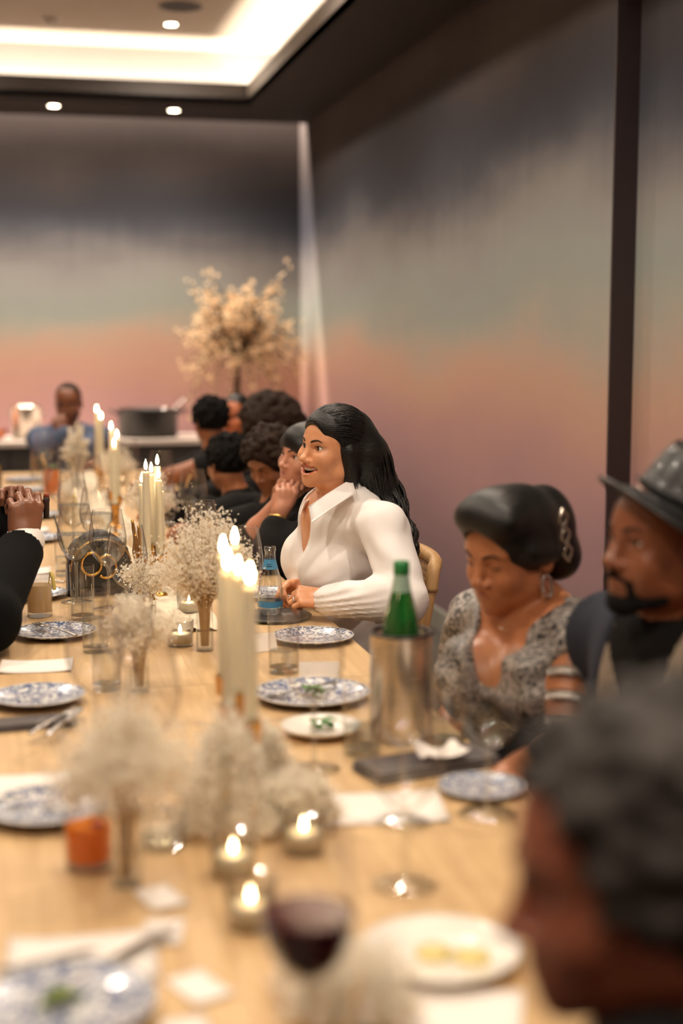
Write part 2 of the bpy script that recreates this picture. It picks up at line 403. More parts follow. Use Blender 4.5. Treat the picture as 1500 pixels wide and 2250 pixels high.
# ================================================================ THE ROOM
struct('floor', box(LX-0.2, RX+0.4, FY-0.2, BY+0.2, -0.1, 0.0), M_FLOOR, label='dark grey carpeted floor')
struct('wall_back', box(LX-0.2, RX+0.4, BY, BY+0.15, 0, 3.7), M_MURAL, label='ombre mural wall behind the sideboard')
JY, JX = 4.80, 2.19                                     # where the right wall steps back towards the viewer
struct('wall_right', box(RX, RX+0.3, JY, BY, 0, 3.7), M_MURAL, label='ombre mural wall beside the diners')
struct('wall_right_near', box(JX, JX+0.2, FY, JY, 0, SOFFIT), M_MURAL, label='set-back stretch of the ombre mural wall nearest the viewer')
M_RETURN_SHADE = mat('mural_return_shade', srgb(58, 44, 46), 0.6, var=0.06)  # mural return in shade, its darkness put into this plum colour
struct('shaded_return', box(RX, JX+0.02, JY-0.012, JY, 0, SOFFIT), M_RETURN_SHADE, label='vertical edge of the projecting mural panel, its shade painted dark')
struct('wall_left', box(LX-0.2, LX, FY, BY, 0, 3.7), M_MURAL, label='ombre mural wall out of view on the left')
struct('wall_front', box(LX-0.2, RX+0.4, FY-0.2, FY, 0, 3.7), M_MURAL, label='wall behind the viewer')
struct('baseboard_right', box(RX-0.018, RX, JY-0.01, BY, 0, 0.12, bev=0.004), M_BASE, label='grey skirting along the right wall')
struct('baseboard_back', box(LX, RX-0.02, BY-0.018, BY, 0, 0.12, bev=0.004), M_BASE, label='grey skirting along the back wall')
# dropped soffit around the tray, each side a piece of the ceiling, with a lip that hides the light strips
SL = BY-0.23                                            # front edge of the wall-washer slot
g = G()
T = 0.03
box(OX1, RX+0.4, FY-0.2, SL, SOFFIT, SOFFIT+T, g); box(LX-0.2, OX0, FY-0.2, SL, SOFFIT, SOFFIT+T, g)
box(OX0, OX1, OY1, SL, SOFFIT, SOFFIT+T, g); box(OX0, OX1, FY-0.2, OY0, SOFFIT, SOFFIT+T, g)
ce = struct('ceiling', g, M_SOFFIT, label='dark dropped soffit around the lit ceiling tray')
LIP = 0.124
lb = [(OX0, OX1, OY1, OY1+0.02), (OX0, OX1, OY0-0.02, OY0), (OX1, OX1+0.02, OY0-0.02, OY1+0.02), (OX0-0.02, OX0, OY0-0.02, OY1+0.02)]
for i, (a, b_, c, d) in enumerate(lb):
    struct('lip', box(a, b_, c, d, SOFFIT, SOFFIT+LIP), M_SOFFIT if i < 2 else mat('lit_lip_grey', srgb(120, 112, 106), 0.7, var=0.04), ce)  # side lips paler than the end ones: cove glow put into their colour
g = G(); P = PKT
box(OX0-P, OX1+P, OY1+P, OY1+P+0.03, SOFFIT+T, CEIL, g); box(OX0-P, OX1+P, OY0-P-0.03, OY0-P, SOFFIT+T, CEIL, g)
box(OX1+P, OX1+P+0.03, OY0-P, OY1+P, SOFFIT+T, CEIL, g); box(OX0-P-0.03, OX0-P, OY0-P, OY1+P, SOFFIT+T, CEIL, g)
struct('cove_wall', g, M_COVE, ce)
struct('tray_ceiling', box(OX0-P-0.03, OX1+P+0.03, OY0-P-0.03, OY1+P+0.03, CEIL, CEIL+0.05), M_CEIL, ce)
g = G(); box(LX-0.2, RX+0.4, SL-0.02, SL, SOFFIT, 3.62, g); box(LX-0.2, RX+0.4, SL-0.02, BY+0.15, 3.60, 3.65, g)
struct('slot_box', g, M_SOFFIT, ce)
struct('soffit_step', box(OX0-0.02, OX1+0.03, OY1+0.12, OY1+0.135, SOFFIT-0.008, SOFFIT), M_SOFFIT, ce)

# ---- recessed downlights: trim ring, baffle, glowing lens; the lamp's own light with it
M_LENS = emitter('lit_lens', (1.0, 0.80, 0.58, 1), 26.0)
M_RING = mat('white_light_trim', srgb(220, 210, 200), 0.5, var=0.02)
M_RINGD = mat('dark_light_trim', srgb(70, 62, 58), 0.5, var=0.02)
def downlight(x, y, z, label, power, dark=False, size=165, group='recessed downlights', tilt=(0, 0)):
    t = thing('downlight', label, 'downlight', (x, y, z), 0, group)
    obj('trim_ring', lathe([(0.046, 0.0), (0.046, -0.003), (0.036, -0.004), (0.034, 0.0)], 28), M_RINGD if dark else M_RING, t)
    obj('lens', lathe([(0.0345, -0.0025), (0.0, -0.0028)], 24), M_LENS, t)
    l = bpy.data.lights.new('downlight_lamp', 'SPOT'); l.energy = power; l.color = SPOT_COL; l.spot_size = math.radians(size); l.spot_blend = 1.0
    l.shadow_soft_size = 0.05
    lo = bpy.data.objects.new('downlight_lamp', l); COL.objects.link(lo); lo.parent = t; lo.location = (0, 0, -0.03); lo.rotation_euler = (tilt[0], tilt[1], 0)
    return t
downlight(0.327, 9.76, SOFFIT, 'small lit downlight in the dark soffit, left of the two by the back wall', 34, True)
downlight(1.115, 9.77, SOFFIT, 'small lit downlight in the dark soffit, right of the two, nearer the corner', 34, True)
downlight(-0.46, 9.76, SOFFIT, 'small downlight in the back soffit beyond the left edge of the picture', 34, True)
downlight(1.0, 8.85, CEIL, 'lit downlight in the pale tray ceiling beside the round speaker grille', SPOT_W)
for y, wh in ((6.6, 'above the boys'), (4.5, 'above the woman with clasped hands'), (2.4, 'above the man in the hat'), (0.3, 'above the viewer')):
    downlight(1.0, y, CEIL, 'recessed lamp over the right table side, %s' % wh, SPOT_W)
for y, wh in ((8.85, 'by the far end'), (6.6, 'by the orange cocktail'), (4.5, 'by the black handbag'), (2.4, 'by the napkin with cutlery'), (0.3, 'by the viewer')):
    downlight(-0.5, y, CEIL, 'recessed lamp over the left table side, %s' % wh, SPOT_W)
t = thing('ceiling_speaker', 'round grey speaker grille in the pale tray ceiling', 'speaker', (1.0, 8.36, CEIL))
obj('rim', lathe([(0.125, 0), (0.125, -0.006), (0.115, -0.008), (0.113, -0.003)], 36), mat('speaker_rim', srgb(120, 108, 98), 0.6, var=0.04), t)
obj('grille', lathe([(0.114, -0.004), (0.06, -0.006), (0.0, -0.006)], 36), mat('speaker_grille', srgb(84, 76, 70), 0.7, var=0.3, vscale=300, bump=0.3, bscale=400), t)
t = thing('smoke_detector', 'small pale smoke detector on the tray ceiling', 'smoke detector', (0.29, 8.85, CEIL))
obj('base', lathe([(0.05, 0), (0.05, -0.012), (0.044, -0.016)], 24), M_RING, t)
obj('cap', lathe([(0.036, -0.014), (0.034, -0.03), (0.02, -0.036), (0.0, -0.036)], 24), M_RING, t)

# ================================================================ THE LONG TABLE (several tables end to end)
TX0, TX1, TZ = -0.06, 0.80, 0.75
ends = [1.33, 2.95, 4.585, 6.30, 8.02]
names = ['nearest', 'second nearest', 'third', 'farthest']
for i in range(4):
    y0, y1 = ends[i]+0.0015, ends[i+1]-0.0015
    t = thing('dining_table', 'pale oak dining table, the %s of the four set end to end' % names[i], 'table', ((TX0+TX1)/2, (y0+y1)/2, 0), 0, 'oak tables set end to end')
    hw, hl = (TX1-TX0)/2, (y1-y0)/2
    nb = 4
    for k in range(nb):
        xa = -hw+2*hw*k/nb; xb = -hw+2*hw*(k+1)/nb
        obj('tabletop_board', box(xa, xb, -hl, hl, TZ-0.035, TZ, bev=0.0006), M_TABLE, t, smooth=False)
    obj('apron', box(-hw+0.07, hw-0.07, -hl+0.07, hl-0.07, TZ-0.11, TZ-0.035), M_TABLE, t, smooth=False)
    for sx in (-1, 1):
        for sy in (-1, 1):
            obj('leg', box(sx*(hw-0.09)-0.03, sx*(hw-0.09)+0.03, sy*(hl-0.09)-0.03, sy*(hl-0.09)+0.03, 0, TZ-0.035, bev=0.004), M_TABLE, t, smooth=False)

# ================================================================ SIDEBOARD AND WHAT STANDS ON IT
t = thing('sideboard', 'long dark sideboard with a pale stone top against the mural wall', 'sideboard', (-0.05, 10.06, 0))
CZ = 0.80
obj('stone_top', box(-1.9, 1.95, -0.32, 0.32, CZ-0.04, CZ, bev=0.004), M_STONE, t, smooth=False)
obj('carcass', box(-1.87, 1.92, -0.27, 0.31, 0.06, CZ-0.04), M_COUNTER, t, smooth=False)
obj('plinth', box(-1.84, 1.89, -0.22, 0.29, 0, 0.06), M_COUNTER, t, smooth=False)
for k in range(6):
    xa = -1.865+k*0.6317
    d = obj('door', box(xa+0.003, xa+0.6287, -0.292, -0.27, 0.075, CZ-0.05, bev=0.003), M_COUNTER, t, smooth=False)
    obj('handle', tube([(xa+0.56, -0.305, 0.5), (xa+0.56, -0.305, 0.64)], 0.005), M_BRASS, d)
t = thing('stock_pot', 'wide black cooking pot with a ladle on the sideboard', 'pot', (0.93, 10.0, CZ))
obj('bowl', lathe([(0, 0), (0.19, 0.0), (0.205, 0.012), (0.21, 0.19), (0.217, 0.196), (0.206, 0.198), (0.198, 0.185), (0.19, 0.02), (0, 0.012)], 40), M_IRON, t)
for s in (-1, 1):
    obj('handle', tube(spline([(s*0.205, -0.05, 0.165), (s*0.25, -0.05, 0.185), (s*0.262, 0, 0.195), (s*0.25, 0.05, 0.185), (s*0.205, 0.05, 0.165)], 14), 0.009, 8), M_IRON, t)
o = obj('ladle', tube(spline([(0.13, 0.0, 0.1), (0.19, 0.0, 0.2), (0.28, 0.02, 0.27)], 10), 0.007, 8), M_SILVER, t)
obj('ladle_cup', ball((0.12, 0, 0.19), (0.035, 0.035, 0.022)), M_SILVER, t)
t = thing('ice_bucket', 'tall polished steel ice bucket on the sideboard at the left edge', 'bucket', (0.10, 10.0, CZ))
obj('bucket', lathe([(0, 0), (0.09, 0), (0.096, 0.01), (0.108, 0.215), (0.113, 0.222), (0.105, 0.222), (0.092, 0.02), (0, 0.012)], 40), M_STEEL, t)
for s in (-1, 1): obj('ring_handle', tube([(s*0.108+s*0.012*math.sin(a)*1.6, 0.03*math.cos(a), 0.16+0.02*math.sin(a)) for a in np.linspace(0, PI, 9)], 0.004, 6), M_STEEL, t)
t = thing('copper_bowl', 'low copper bowl on the sideboard left of the steel bucket', 'bowl', (-0.125, 9.94, CZ))
obj('bowl', lathe([(0, 0), (0.05, 0), (0.085, 0.03), (0.095, 0.07), (0.09, 0.07), (0.078, 0.032), (0, 0.008)], 30), M_COPPER, t)
obj('foot_ring', lathe([(0.045, -0.001), (0.05, 0.008), (0.04, 0.008)], 24), M_COPPER, t)
t = thing('stacked_bowl', 'small white bowl on the sideboard beside the seated man', 'bowl', (0.345, 9.95, CZ))
obj('bowl', lathe([(0, 0), (0.035, 0), (0.07, 0.035), (0.078, 0.08), (0.074, 0.08), (0.064, 0.036), (0, 0.008)], 30), M_PORC, t)
obj('foot_ring', lathe([(0.03, -0.001), (0.035, 0.008), (0.028, 0.008)], 24), M_PORC, t)

# blossom arrangement: dark vase, branches, several hundred cream blossoms
tv = thing('blossom_vase', 'dark vase on the sideboard holding the cream blossom branches', 'vase', (1.55, 10.0, CZ))
obj('vase', lathe([(0, 0), (0.07, 0), (0.085, 0.03), (0.09, 0.12), (0.06, 0.22), (0.04, 0.27), (0.05, 0.30), (0.044, 0.30), (0.034, 0.27), (0.05, 0.2), (0, 0.03)], 32), M_IRON, tv)
obj('collar', lathe([(0.042, 0.262), (0.047, 0.27), (0.042, 0.278)], 24), M_BRASS, tv)
tb = thing('blossom_branches', 'spreading arrangement of cream blossom branches in the corner', 'flowers', (1.55, 10.0, CZ))
rg = np.random.default_rng(3); tips = []
gb = G()
tube(spline([(0, 0, 0.05), (0.01, 0, 0.3), (0.02, 0.0, 0.55), (0.02, 0, 0.76)], 10), [0.022]*5+[0.017]*5, 7, gb)
for k in range(140):
    a = rg.uniform(0, 2*PI); el = rg.uniform(-0.35, 1.4); ln = rg.uniform(0.20, 0.42)
    b0 = np.array([0.015, 0, rg.uniform(0.50, 0.76)])
    d = np.array([math.cos(a)*math.cos(el), 0.55*math.sin(a)*math.cos(el), math.sin(el)])
    e = b0+d*ln; e[0] = min(e[0], 0.50); e[1] = min(e[1], 0.33)
    droop = 0.32*ln*max(0, 1-el) if rg.random() < 0.55 else 0
    q = spline([b0, b0+d*ln*0.5+(0, 0, 0.05), e+(0, 0, -droop*0.5), e+d*0.04+(0, 0, -droop)], 12)
    q[:, 0] = np.minimum(q[:, 0], 0.51)
    tube(q, np.linspace(0.006, 0.0015, 12), 4, gb)
    tips += [q[i]+rg.normal(0, 0.022, 3) for i in range(2, 12)]
for sx, ex, ez in ((-0.30, -0.335, 0.0), (0.30, 0.40, 0.06), (-0.13, -0.18, 0.1), (-0.03, -0.06, 0.15), (0.22, 0.30, 0.2), (0.10, 0.14, 0.3), (-0.22, -0.27, 0.25), (0.27, 0.37, 1.2), (-0.26, -0.33, 1.06)):
    q = spline([(0.02, -0.02, 0.62), (sx*0.6, -0.05, 0.70+ez*0.2), (sx, -0.05, 0.35+ez*0.55), (ex, -0.05, 0.12+ez*0.92)], 16)
    tube(q, np.linspace(0.006, 0.0015, 16), 4, gb); tips += [q[i]+rg.normal(0, 0.014, 3) for i in range(4, 16)]
obj('branches', gb, M_BRANCH, tb)
gf = G()
for k in range(5):
    a = 2*PI*k/5; ca, sa = math.cos(a), math.sin(a)
    P5 = [(0.003, 0, 0), (0.014, -0.010, 0.005), (0.025, -0.006, 0.010), (0.027, 0.0, 0.009), (0.025, 0.006, 0.010), (0.014, 0.010, 0.005)]
    gf.add([(x*ca-y*sa, x*sa+y*ca, z) for x, y, z in P5], [(0, 1, 2), (0, 2, 3), (0, 3, 4), (0, 4, 5)])
ball((0, 0, 0.003), 0.005, gf, 6, 4)
me_bl = mesh('blossom', gf, M_BLOSSOM)
rg.shuffle(tips)
for i, p in enumerate(tips[:298]):
    o = obj('blossom', None, None, tb, p, me=me_bl); o.rotation_euler = (rg.uniform(-1.6, 1.0), rg.uniform(-1, 1), rg.uniform(0, 6)); s = rg.uniform(0.6, 1.0); o.scale = (s, s, s)
gr = G()
for p in tips[298:]:
    R = np.array(Matrix.Rotation(rg.uniform(0, 6), 3, Vector(rg.normal(0, 1, 3)).normalized())); gr.add(gf.verts()*0.72 @ R.T+p, gf.f)
if gr.n: o = obj('small_blossoms', gr, M_BLOSSOM, tb); o['kind'] = 'stuff'

# ================================================================ TABLEWARE: one of each kind, then copies
def ringed(prof): return prof
USED = set()
def put(key, builder, x, y, label, rz=0.0, z=TZ, group=None, scale=None, lib={}):
    """first call moves the built thing itself, later calls copy it"""
    if key not in lib:
        lib[key] = builder(); r = lib[key]; r.location = (x, y, z); r.rotation_euler = (0, 0, rz); r['label'] = label
        if group: r['group'] = group
        if scale: r.scale = (scale,)*3
        return r
    r = dup(lib[key], (x, y, z), label, rz, group, scale)
    if not scale: r.scale = (1, 1, 1)
    return r
def wine_glass(fill=None, name='wine_glass', h=1.0):
    def b():
        t = thing(name, '', 'glass')
        obj('foot', lathe([(0.036, 0.0006), (0.0365, 0.0018), (0.02, 0.0035), (0.0055, 0.008), (0.0, 0.009)], 32), M_GLASSD, t)
        obj('stem', lathe([(0.0055, 0.008), (0.0036, 0.02), (0.0034, 0.085*h), (0.006, 0.094*h)], 14), M_GLASSD, t)
        bw = [(0.0, 0.0935), (0.006, 0.094), (0.02, 0.104), (0.034, 0.122), (0.0415, 0.145), (0.042, 0.163), (0.038, 0.19), (0.0325, 0.222)]
        bw = [(r, z*h if z < 0.1 else z+0.094*(h-1)) for r, z in bw]
        obj('bowl', lathe(bw, 36), M_GLASS, t)
        obj('rim', lathe([(0.0325, 0.222+0.094*(h-1)), (0.0329, 0.2228+0.094*(h-1)), (0.0321, 0.2228+0.094*(h-1)), (0.0325, 0.222+0.094*(h-1))], 36), M_GLASSD, t)
        if fill:
            zo = 0.094*(h-1)
            p = [(0.0, 0.0965+zo), (0.018, 0.105+zo), (0.0325, 0.1225+zo), (0.040, 0.1455+zo), (0.0405, 0.158+zo), (0.0, 0.158+zo)]
            obj('wine' if fill is M_WINE else 'water', lathe(p, 36), fill, t, auto=40)
        return t
    return b
M_WINE = mat('red_wine', srgb(70, 8, 20), 0.06, spec=0.6, var=0.05, sss=0.0)
M_ORANGE = leafy('orange_cocktail', srgb(250, 158, 52))
M_CLOUDY = leafy('cloudy_lemon_cocktail', srgb(236, 214, 176))
M_LATTE = leafy('iced_coffee', srgb(186, 136, 94))
M_LEMON = mat('lemon_peel', srgb(226, 206, 116), 0.4, var=0.1, vscale=60, bump=0.1, bscale=300)
M_LIME = mat('lime_flesh', srgb(126, 150, 52), 0.35, var=0.2, vscale=60, bump=0.1, bscale=200)
M_MINT = mat('mint_leaf', srgb(70, 128, 52), 0.5, var=0.25, vscale=80, bump=0.2, bscale=200)
M_PETAL = mat('magenta_petal', srgb(170, 20, 70), 0.6, var=0.1)
M_PAPERSTRAW = mat('paper_straw', srgb(208, 160, 98), 0.7, var=0.08)
M_BSTRAW = mat('black_straw', srgb(26, 26, 24), 0.4, var=0.1)
def highball(fill=None, level=0.085, h=0.14, r=0.031, garnish=None, name='highball_glass'):
    def b():
        t = thing(name, '', 'glass')
        obj('base', lathe([(0, 0.0006), (r-0.002, 0.0006), (r, 0.003), (r, 0.014), (0, 0.011)], 30), M_GLASSD, t, auto=40)
        obj('wall', lathe([(r, 0.013), (r+0.001, h*0.6), (r+0.002, h)], 32), M_GLASS, t)
        obj('rim', lathe([(r+0.002, h), (r+0.0026, h+0.0008), (r+0.0014, h+0.0008), (r+0.002, h)], 32), M_GLASSD, t)
        if fill: obj('drink' if fill is not M_WATER else 'water', lathe([(0, 0.0145), (r-0.0025, 0.0145), (r-0.0015, level), (0, level)], 30), fill, t, auto=40)
        if garnish == 'lemon':
            obj('lemon_twist', tube(spline([(0.02, 0.0, h-0.045), (0.026, 0.006, h-0.01), (0.03, 0.004, h+0.012), (0.036, -0.004, h-0.005), (0.039, -0.008, h-0.035)], 16), 0.006, 6, flat=0.3), M_LEMON, t)
        if garnish == 'straw': obj('straw', tube([(0.015, 0, 0.02), (-0.03, 0.01, h+0.06)], 0.0028, 8), M_BSTRAW, t)
        if garnish == 'paperstraw': obj('straw', tube([(-0.01, 0, 0.02), (0.042, 0.01, h+0.055)], 0.0042, 8), M_PAPERSTRAW, t)
        if garnish == 'mint':
            obj('straw', tube([(0.01, 0, 0.02), (-0.042, 0.01, h+0.06)], 0.0042, 8), M_PAPERSTRAW, t)
            for k in range(9):
                a = k*0.75; o = obj('mint_leaf', ball((0, 0, 0), (0.016, 0.009, 0.003), seg=8, rings=5), M_MINT, t, (0.014*math.cos(a), 0.014*math.sin(a), level+0.012+0.004*(k % 3)), a); o.rotation_euler[1] = -0.5
            o = obj('petal', ball((0, 0, 0), (0.011, 0.004, 0.012), seg=8, rings=5), M_PETAL, t, (-0.008, -r+0.006, level+0.004))
        if garnish == 'flower':
            o = obj('petal', ball((0, 0, 0), (0.010, 0.008, 0.005), seg=8, rings=5), M_PETAL, t, (0.012, -0.012, level+0.003))
        return t
    return b
def plate(m, r=0.115, name='plate', food=None):
    def b():
        t = thing(name, '', 'plate')
        obj('dish', lathe([(0, 0.001), (r*0.55, 0.001), (r*0.6, 0.004), (r*0.93, 0.013), (r, 0.0175), (r*0.995, 0.0195), (r*0.92, 0.0165), (r*0.66, 0.0085), (r*0.6, 0.007), (0, 0.0065)], 44), m, t)
        obj('rim', lathe([(r*0.99, 0.0175), (r*1.004, 0.0185), (r*0.995, 0.0202), (r*0.985, 0.0195)], 44), M_PORC, t)
        return t
    return b
def fork():
    t = thing('fork', '', 'fork')
    obj('handle', tube(spline([(0, -0.1, 0.003), (0, -0.06, 0.005), (0, 0.0, 0.006), (0, 0.04, 0.004)], 14), [0.006]*4+[0.005]*4+[0.003]*4+[0.004]*2, 8, flat=0.35), M_SILVER, t)
    hd = obj('head', tube([(0, 0.036, 0.004), (0, 0.045, 0.0035), (0, 0.056, 0.003), (0, 0.062, 0.003)], [0.004, 0.010, 0.0115, 0.0112], 8, flat=0.18), M_SILVER, t)
    for k in range(4): obj('tine', tube(spline([(-0.009+k*0.006, 0.06, 0.003), (-0.009+k*0.006, 0.08, 0.0015), (-0.0087+k*0.0058, 0.096, 0.0045)], 6), [0.0018]*5+[0.0008], 6), M_SILVER, hd)
    return t
def knife():
    t = thing('table_knife', '', 'knife')
    obj('handle', tube([(0, -0.11, 0.004), (0, -0.09, 0.005), (0, -0.03, 0.005), (0, -0.01, 0.004)], [0.005, 0.0075, 0.0065, 0.005], 8, flat=0.5), M_SILVER, t)
    obj('blade', prism([(-0.006, -0.012), (0.006, -0.012), (0.009, 0.03), (0.0085, 0.075), (0.003, 0.098), (-0.006, 0.085)], 0.002, 0.004), M_SILVER, t, smooth=False)
    return t
def menu_card(w_=0.14, h_=0.216, curl=0.004):
    def b():
        t = thing('menu_card', '', 'menu')
        obj('sheet', sheet(lambda u, v: ((u-0.5)*w_, (v-0.5)*h_, 0.0012+curl*abs(2*v-1)**3), 5, 9, 0.0006), M_PAPER, t)
        return t
    return b
def place_card():
    t = thing('place_card', '', 'card')
    obj('front', sheet(lambda u, v: ((u-0.5)*0.085, -0.018+0.018*v, 0.0012+0.04*v), 2, 2, 0.0006), M_PAPER, t, smooth=False)
    obj('back', sheet(lambda u, v: ((u-0.5)*0.085, 0.018-0.018*v, 0.0012+0.04*v), 2, 2, 0.0006), M_PAPER, t, smooth=False)
    return t
def napkin():
    t = thing('napkin', '', 'napkin')
    for k in range(3):
        obj('fold', sheet(lambda u, v, k=k: ((u-0.5)*0.235, (v-0.5)*(0.10-0.004*k), 0.004+0.006*k+0.004*math.sin(u*5+k)*math.sin(v*PI)), 16, 8, 0.005), M_NAPKIN, t)
    return t
def tissue():
    t = thing('crumpled_tissue', '', 'tissue')
    rg = np.random.default_rng(11)
    ph = rg.uniform(0, 6, (5, 2)); fr = rg.uniform(3, 9, (5, 2))
    obj('sheet', sheet(lambda u, v: ((u-0.5)*0.085, (v-0.5)*0.06+0.008*math.sin(7*u), 0.012+sum(0.006*math.sin(fr[k, 0]*u+ph[k, 0])*math.sin(fr[k, 1]*v+ph[k, 1]) for k in range(5))), 22, 18, 0.0012), M_PAPER, t)
    return t
def candle(h=0.27, r=0.0112, name='taper_candle'):
    def b():
        t = thing(name, '', 'candle')
        obj('wax', lathe([(0, 0), (r*1.05, 0), (r*1.05, 0.02), (r*0.92, h-0.006), (r*0.8, h-0.001), (r*0.45, h-0.003), (0, h-0.004)], 36, flute=12, fl=0.09), M_WAX, t)
        obj('wick', tube([(0, 0, h-0.005), (0.0006, 0, h+0.004), (0.0016, 0, h+0.009)], 0.0009, 5), M_WICK, t)
        z = h+0.004
        obj('flame', lathe([(0.0, z), (0.0036, z+0.003), (0.0054, z+0.009), (0.0051, z+0.014), (0.0031, z+0.022), (0.0012, z+0.028), (0, z+0.031)], 14), M_FLAME, t)
        return t
    return b
def candlestick(h=0.13, twig=False):
    def b():
        t = thing('candlestick', '', 'candlestick')
        obj('base', lathe([(0, 0.0006), (0.023, 0.0006), (0.024, 0.004), (0.019, 0.010), (0.008, 0.016)], 32), M_BRASS, t)
        obj('stem', lathe([(0.008, 0.013), (0.0055, 0.022), (0.0052, h*0.55), (0.009, h*0.58), (0.0055, h*0.62), (0.006, h-0.04), (0.012, h-0.034)], 18), M_BRASS, t)
        obj('cup', lathe([(0.006, h-0.038), (0.0145, h-0.034), (0.016, h-0.002), (0.0175, h), (0.0135, h), (0.0132, h-0.012), (0, h-0.012)], 24), M_BRASS, t)
        if twig:
            for k, (dx, dy, hh) in enumerate(((-0.03, -0.006, 0.06), (-0.022, -0.012, 0.085), (-0.036, 0.004, 0.10))):
                q = [(dx*0.4, dy, h-0.06), (dx*0.7, dy, h-0.03), (dx, dy, h), (dx*0.95, dy, h+hh*0.5), (dx*1.1, dy, h+hh)]
                q = spline(q, 15); obj('twig', tube(q, [0.004+0.0016*(i % 4 == 0) for i in range(15)], 7), M_BRASS, t)
        return t
    return b
def votive():
    t = thing('votive_candle', '', 'votive')
    obj('holder', lathe([(0, 0.0006), (0.030, 0.0006), (0.031, 0.004), (0.033, 0.062), (0.0315, 0.0625), (0.029, 0.007), (0, 0.006)], 30), M_GLASS, t)
    obj('wax', lathe([(0, 0.0075), (0.027, 0.0075), (0.0275, 0.03), (0.02, 0.031), (0, 0.029)], 26), M_WAX, t)
    obj('flame', lathe([(0.0, 0.032), (0.0026, 0.034), (0.0036, 0.038), (0.0033, 0.041), (0.0018, 0.047), (0, 0.052)], 12), M_FLAME, t)
    return t
def bud_vase(h=0.12, r=0.02):
    def b():
        t = thing('bud_vase', '', 'vase')
        obj('body', lathe([(0, 0.0006), (r, 0.0006), (r*1.05, 0.004), (r*1.0, h*0.5), (r*0.9, h), (r*0.95, h+0.002)], 26), M_GLASS, t)
        obj('water', lathe([(0, 0.004), (r*0.93, 0.004), (r*0.9, h*0.42), (0, h*0.42)], 24), M_WATER, t, auto=40)
        return t
    return b
def dried_bunch(seed, n=60, height=0.30, spread=0.13, puff=26, ps=0.012, plume=0.0, base=0.08, thick=0.55, fuzz=0.010, foot=0.008):
    """stems in a sheaf with clouds of tiny bleached florets; plume>0 turns stems into feathery grass heads"""
    def b():
        rg = np.random.default_rng(seed); t = thing('dried_flowers', '', 'dried flowers')
        gs = G(); PV = []; tri = 0
        for k in range(n):
            a = rg.uniform(0, 2*PI); rr = spread*math.sqrt(rg.random()); hh = height*(1-0.35*(rr/spread)**2)*rg.uniform(0.72, 1.05)
            fr = foot*math.sqrt(rg.random()) if foot > 0.01 else foot; p0 = np.array([fr*math.cos(a), fr*math.sin(a), 0.012]); p1 = np.array([(0.006+fr)*math.cos(a), (0.006+fr)*math.sin(a), base]); p2 = np.array([rr*math.cos(a), rr*math.sin(a), hh])
            q = spline([p0, p1, (p1+p2)/2+(0, 0, 0.02), p2], 8); tube(q, np.linspace(0.0012, 0.0006, 8)*(0.6 if plume else 1), 3, gs)
            u = rg.uniform(thick, 1.0, puff)*6.999; i = u.astype(int); c = q[i]+(q[i+1]-q[i])*(u-i)[:, None]
            if rg.random() < plume:                                             # fine drooping fibres
                d = rg.normal(0, 1, (puff, 3)); d[:, 2] = np.abs(d[:, 2])*1.3+0.8; d /= np.linalg.norm(d, axis=1)[:, None]
                L_ = rg.uniform(0.018, 0.040, puff)[:, None]; e = c+d*L_; e[:, 2] -= 0.35*L_[:, 0]; sd = rg.normal(0, 1, (puff, 3)); sd /= np.linalg.norm(sd, axis=1)[:, None]
                PV.append(np.stack([c-sd*0.0028, c+sd*0.0028, e], 1))
            else:
                c = c+rg.normal(0, fuzz, (puff, 3)); s_ = (ps*rg.uniform(0.3, 0.75, puff))[:, None]
                for m_ in range(3):                                             # three crossed petals each
                    x = rg.normal(0, 1, (puff, 3)); x /= np.linalg.norm(x, axis=1)[:, None]; y = np.cross(x, rg.normal(0, 1, (puff, 3))); y /= np.linalg.norm(y, axis=1)[:, None]
                    PV.append(np.stack([c-x*s_*0.6, c+x*s_*0.6, c+y*s_], 1))
        PV = np.concatenate(PV); gp = vf_(PV.reshape(-1, 3), np.arange(len(PV)*3).reshape(-1, 3))
        obj('stems', gs, M_STRAW if plume < 1 else M_DRIED, t); o = obj('florets', gp, M_DRIED, t, smooth=False); o['kind'] = 'stuff'
        return t
    return b
def vf_(V, F):
    g = G(); g.v = [V]; g.f = F.tolist(); g.n = len(V); return g
def lime_wedge():
    t = thing('lime_wedge', '', 'lime')
    g = G(); n = 9
    v = []
    for i in range(n):
        a = PI*i/(n-1); v += [(0.026*math.cos(a), 0, 0.026*math.sin(a)*0.2), (0.022*math.cos(a), -0.012*math.sin(a), 0.016*math.sin(a)), (0.022*math.cos(a), 0.012*math.sin(a), 0.016*math.sin(a))]
    f = [(i*3, i*3+3, i*3+4, i*3+1) for i in range(n-1)]+[(i*3+2, i*3+5, i*3+3, i*3) for i in range(n-1)]+[(i*3+1, i*3+4, i*3+5, i*3+2) for i in range(n-1)]
    obj('flesh', g.add(v, f), M_LIME, t)
    obj('peel', tube([(0.027*math.cos(a), 0, 0.001+0.027*math.sin(a)*0.2) for a in np.linspace(0, PI, 9)], 0.003, 6), mat('lime_peel', srgb(96, 128, 40), 0.4, var=0.1), t)
    return t
def herb_sprig():
    t = thing('herb_sprig', '', 'herb')
    rg = np.random.default_rng(5)
    for k in range(7):
        a = rg.uniform(0, 6); o = obj('leaf', sheet(lambda u, v: ((u-0.5)*0.03, (v-0.5)*0.02*math.sin(PI*min(max(u, 0.03), 0.97)), 0.006+0.006*math.sin(PI*u)+0.004*(v-0.5)**2), 6, 4, 0.0008), M_MINT, t, (rg.uniform(-0.02, 0.02), rg.uniform(-0.012, 0.012), 0.002*k), a)
    obj('stalk', tube([(-0.025, 0, 0.004), (0.0, 0.004, 0.006), (0.024, 0, 0.005)], 0.0012, 5), M_MINT, t)
    return t

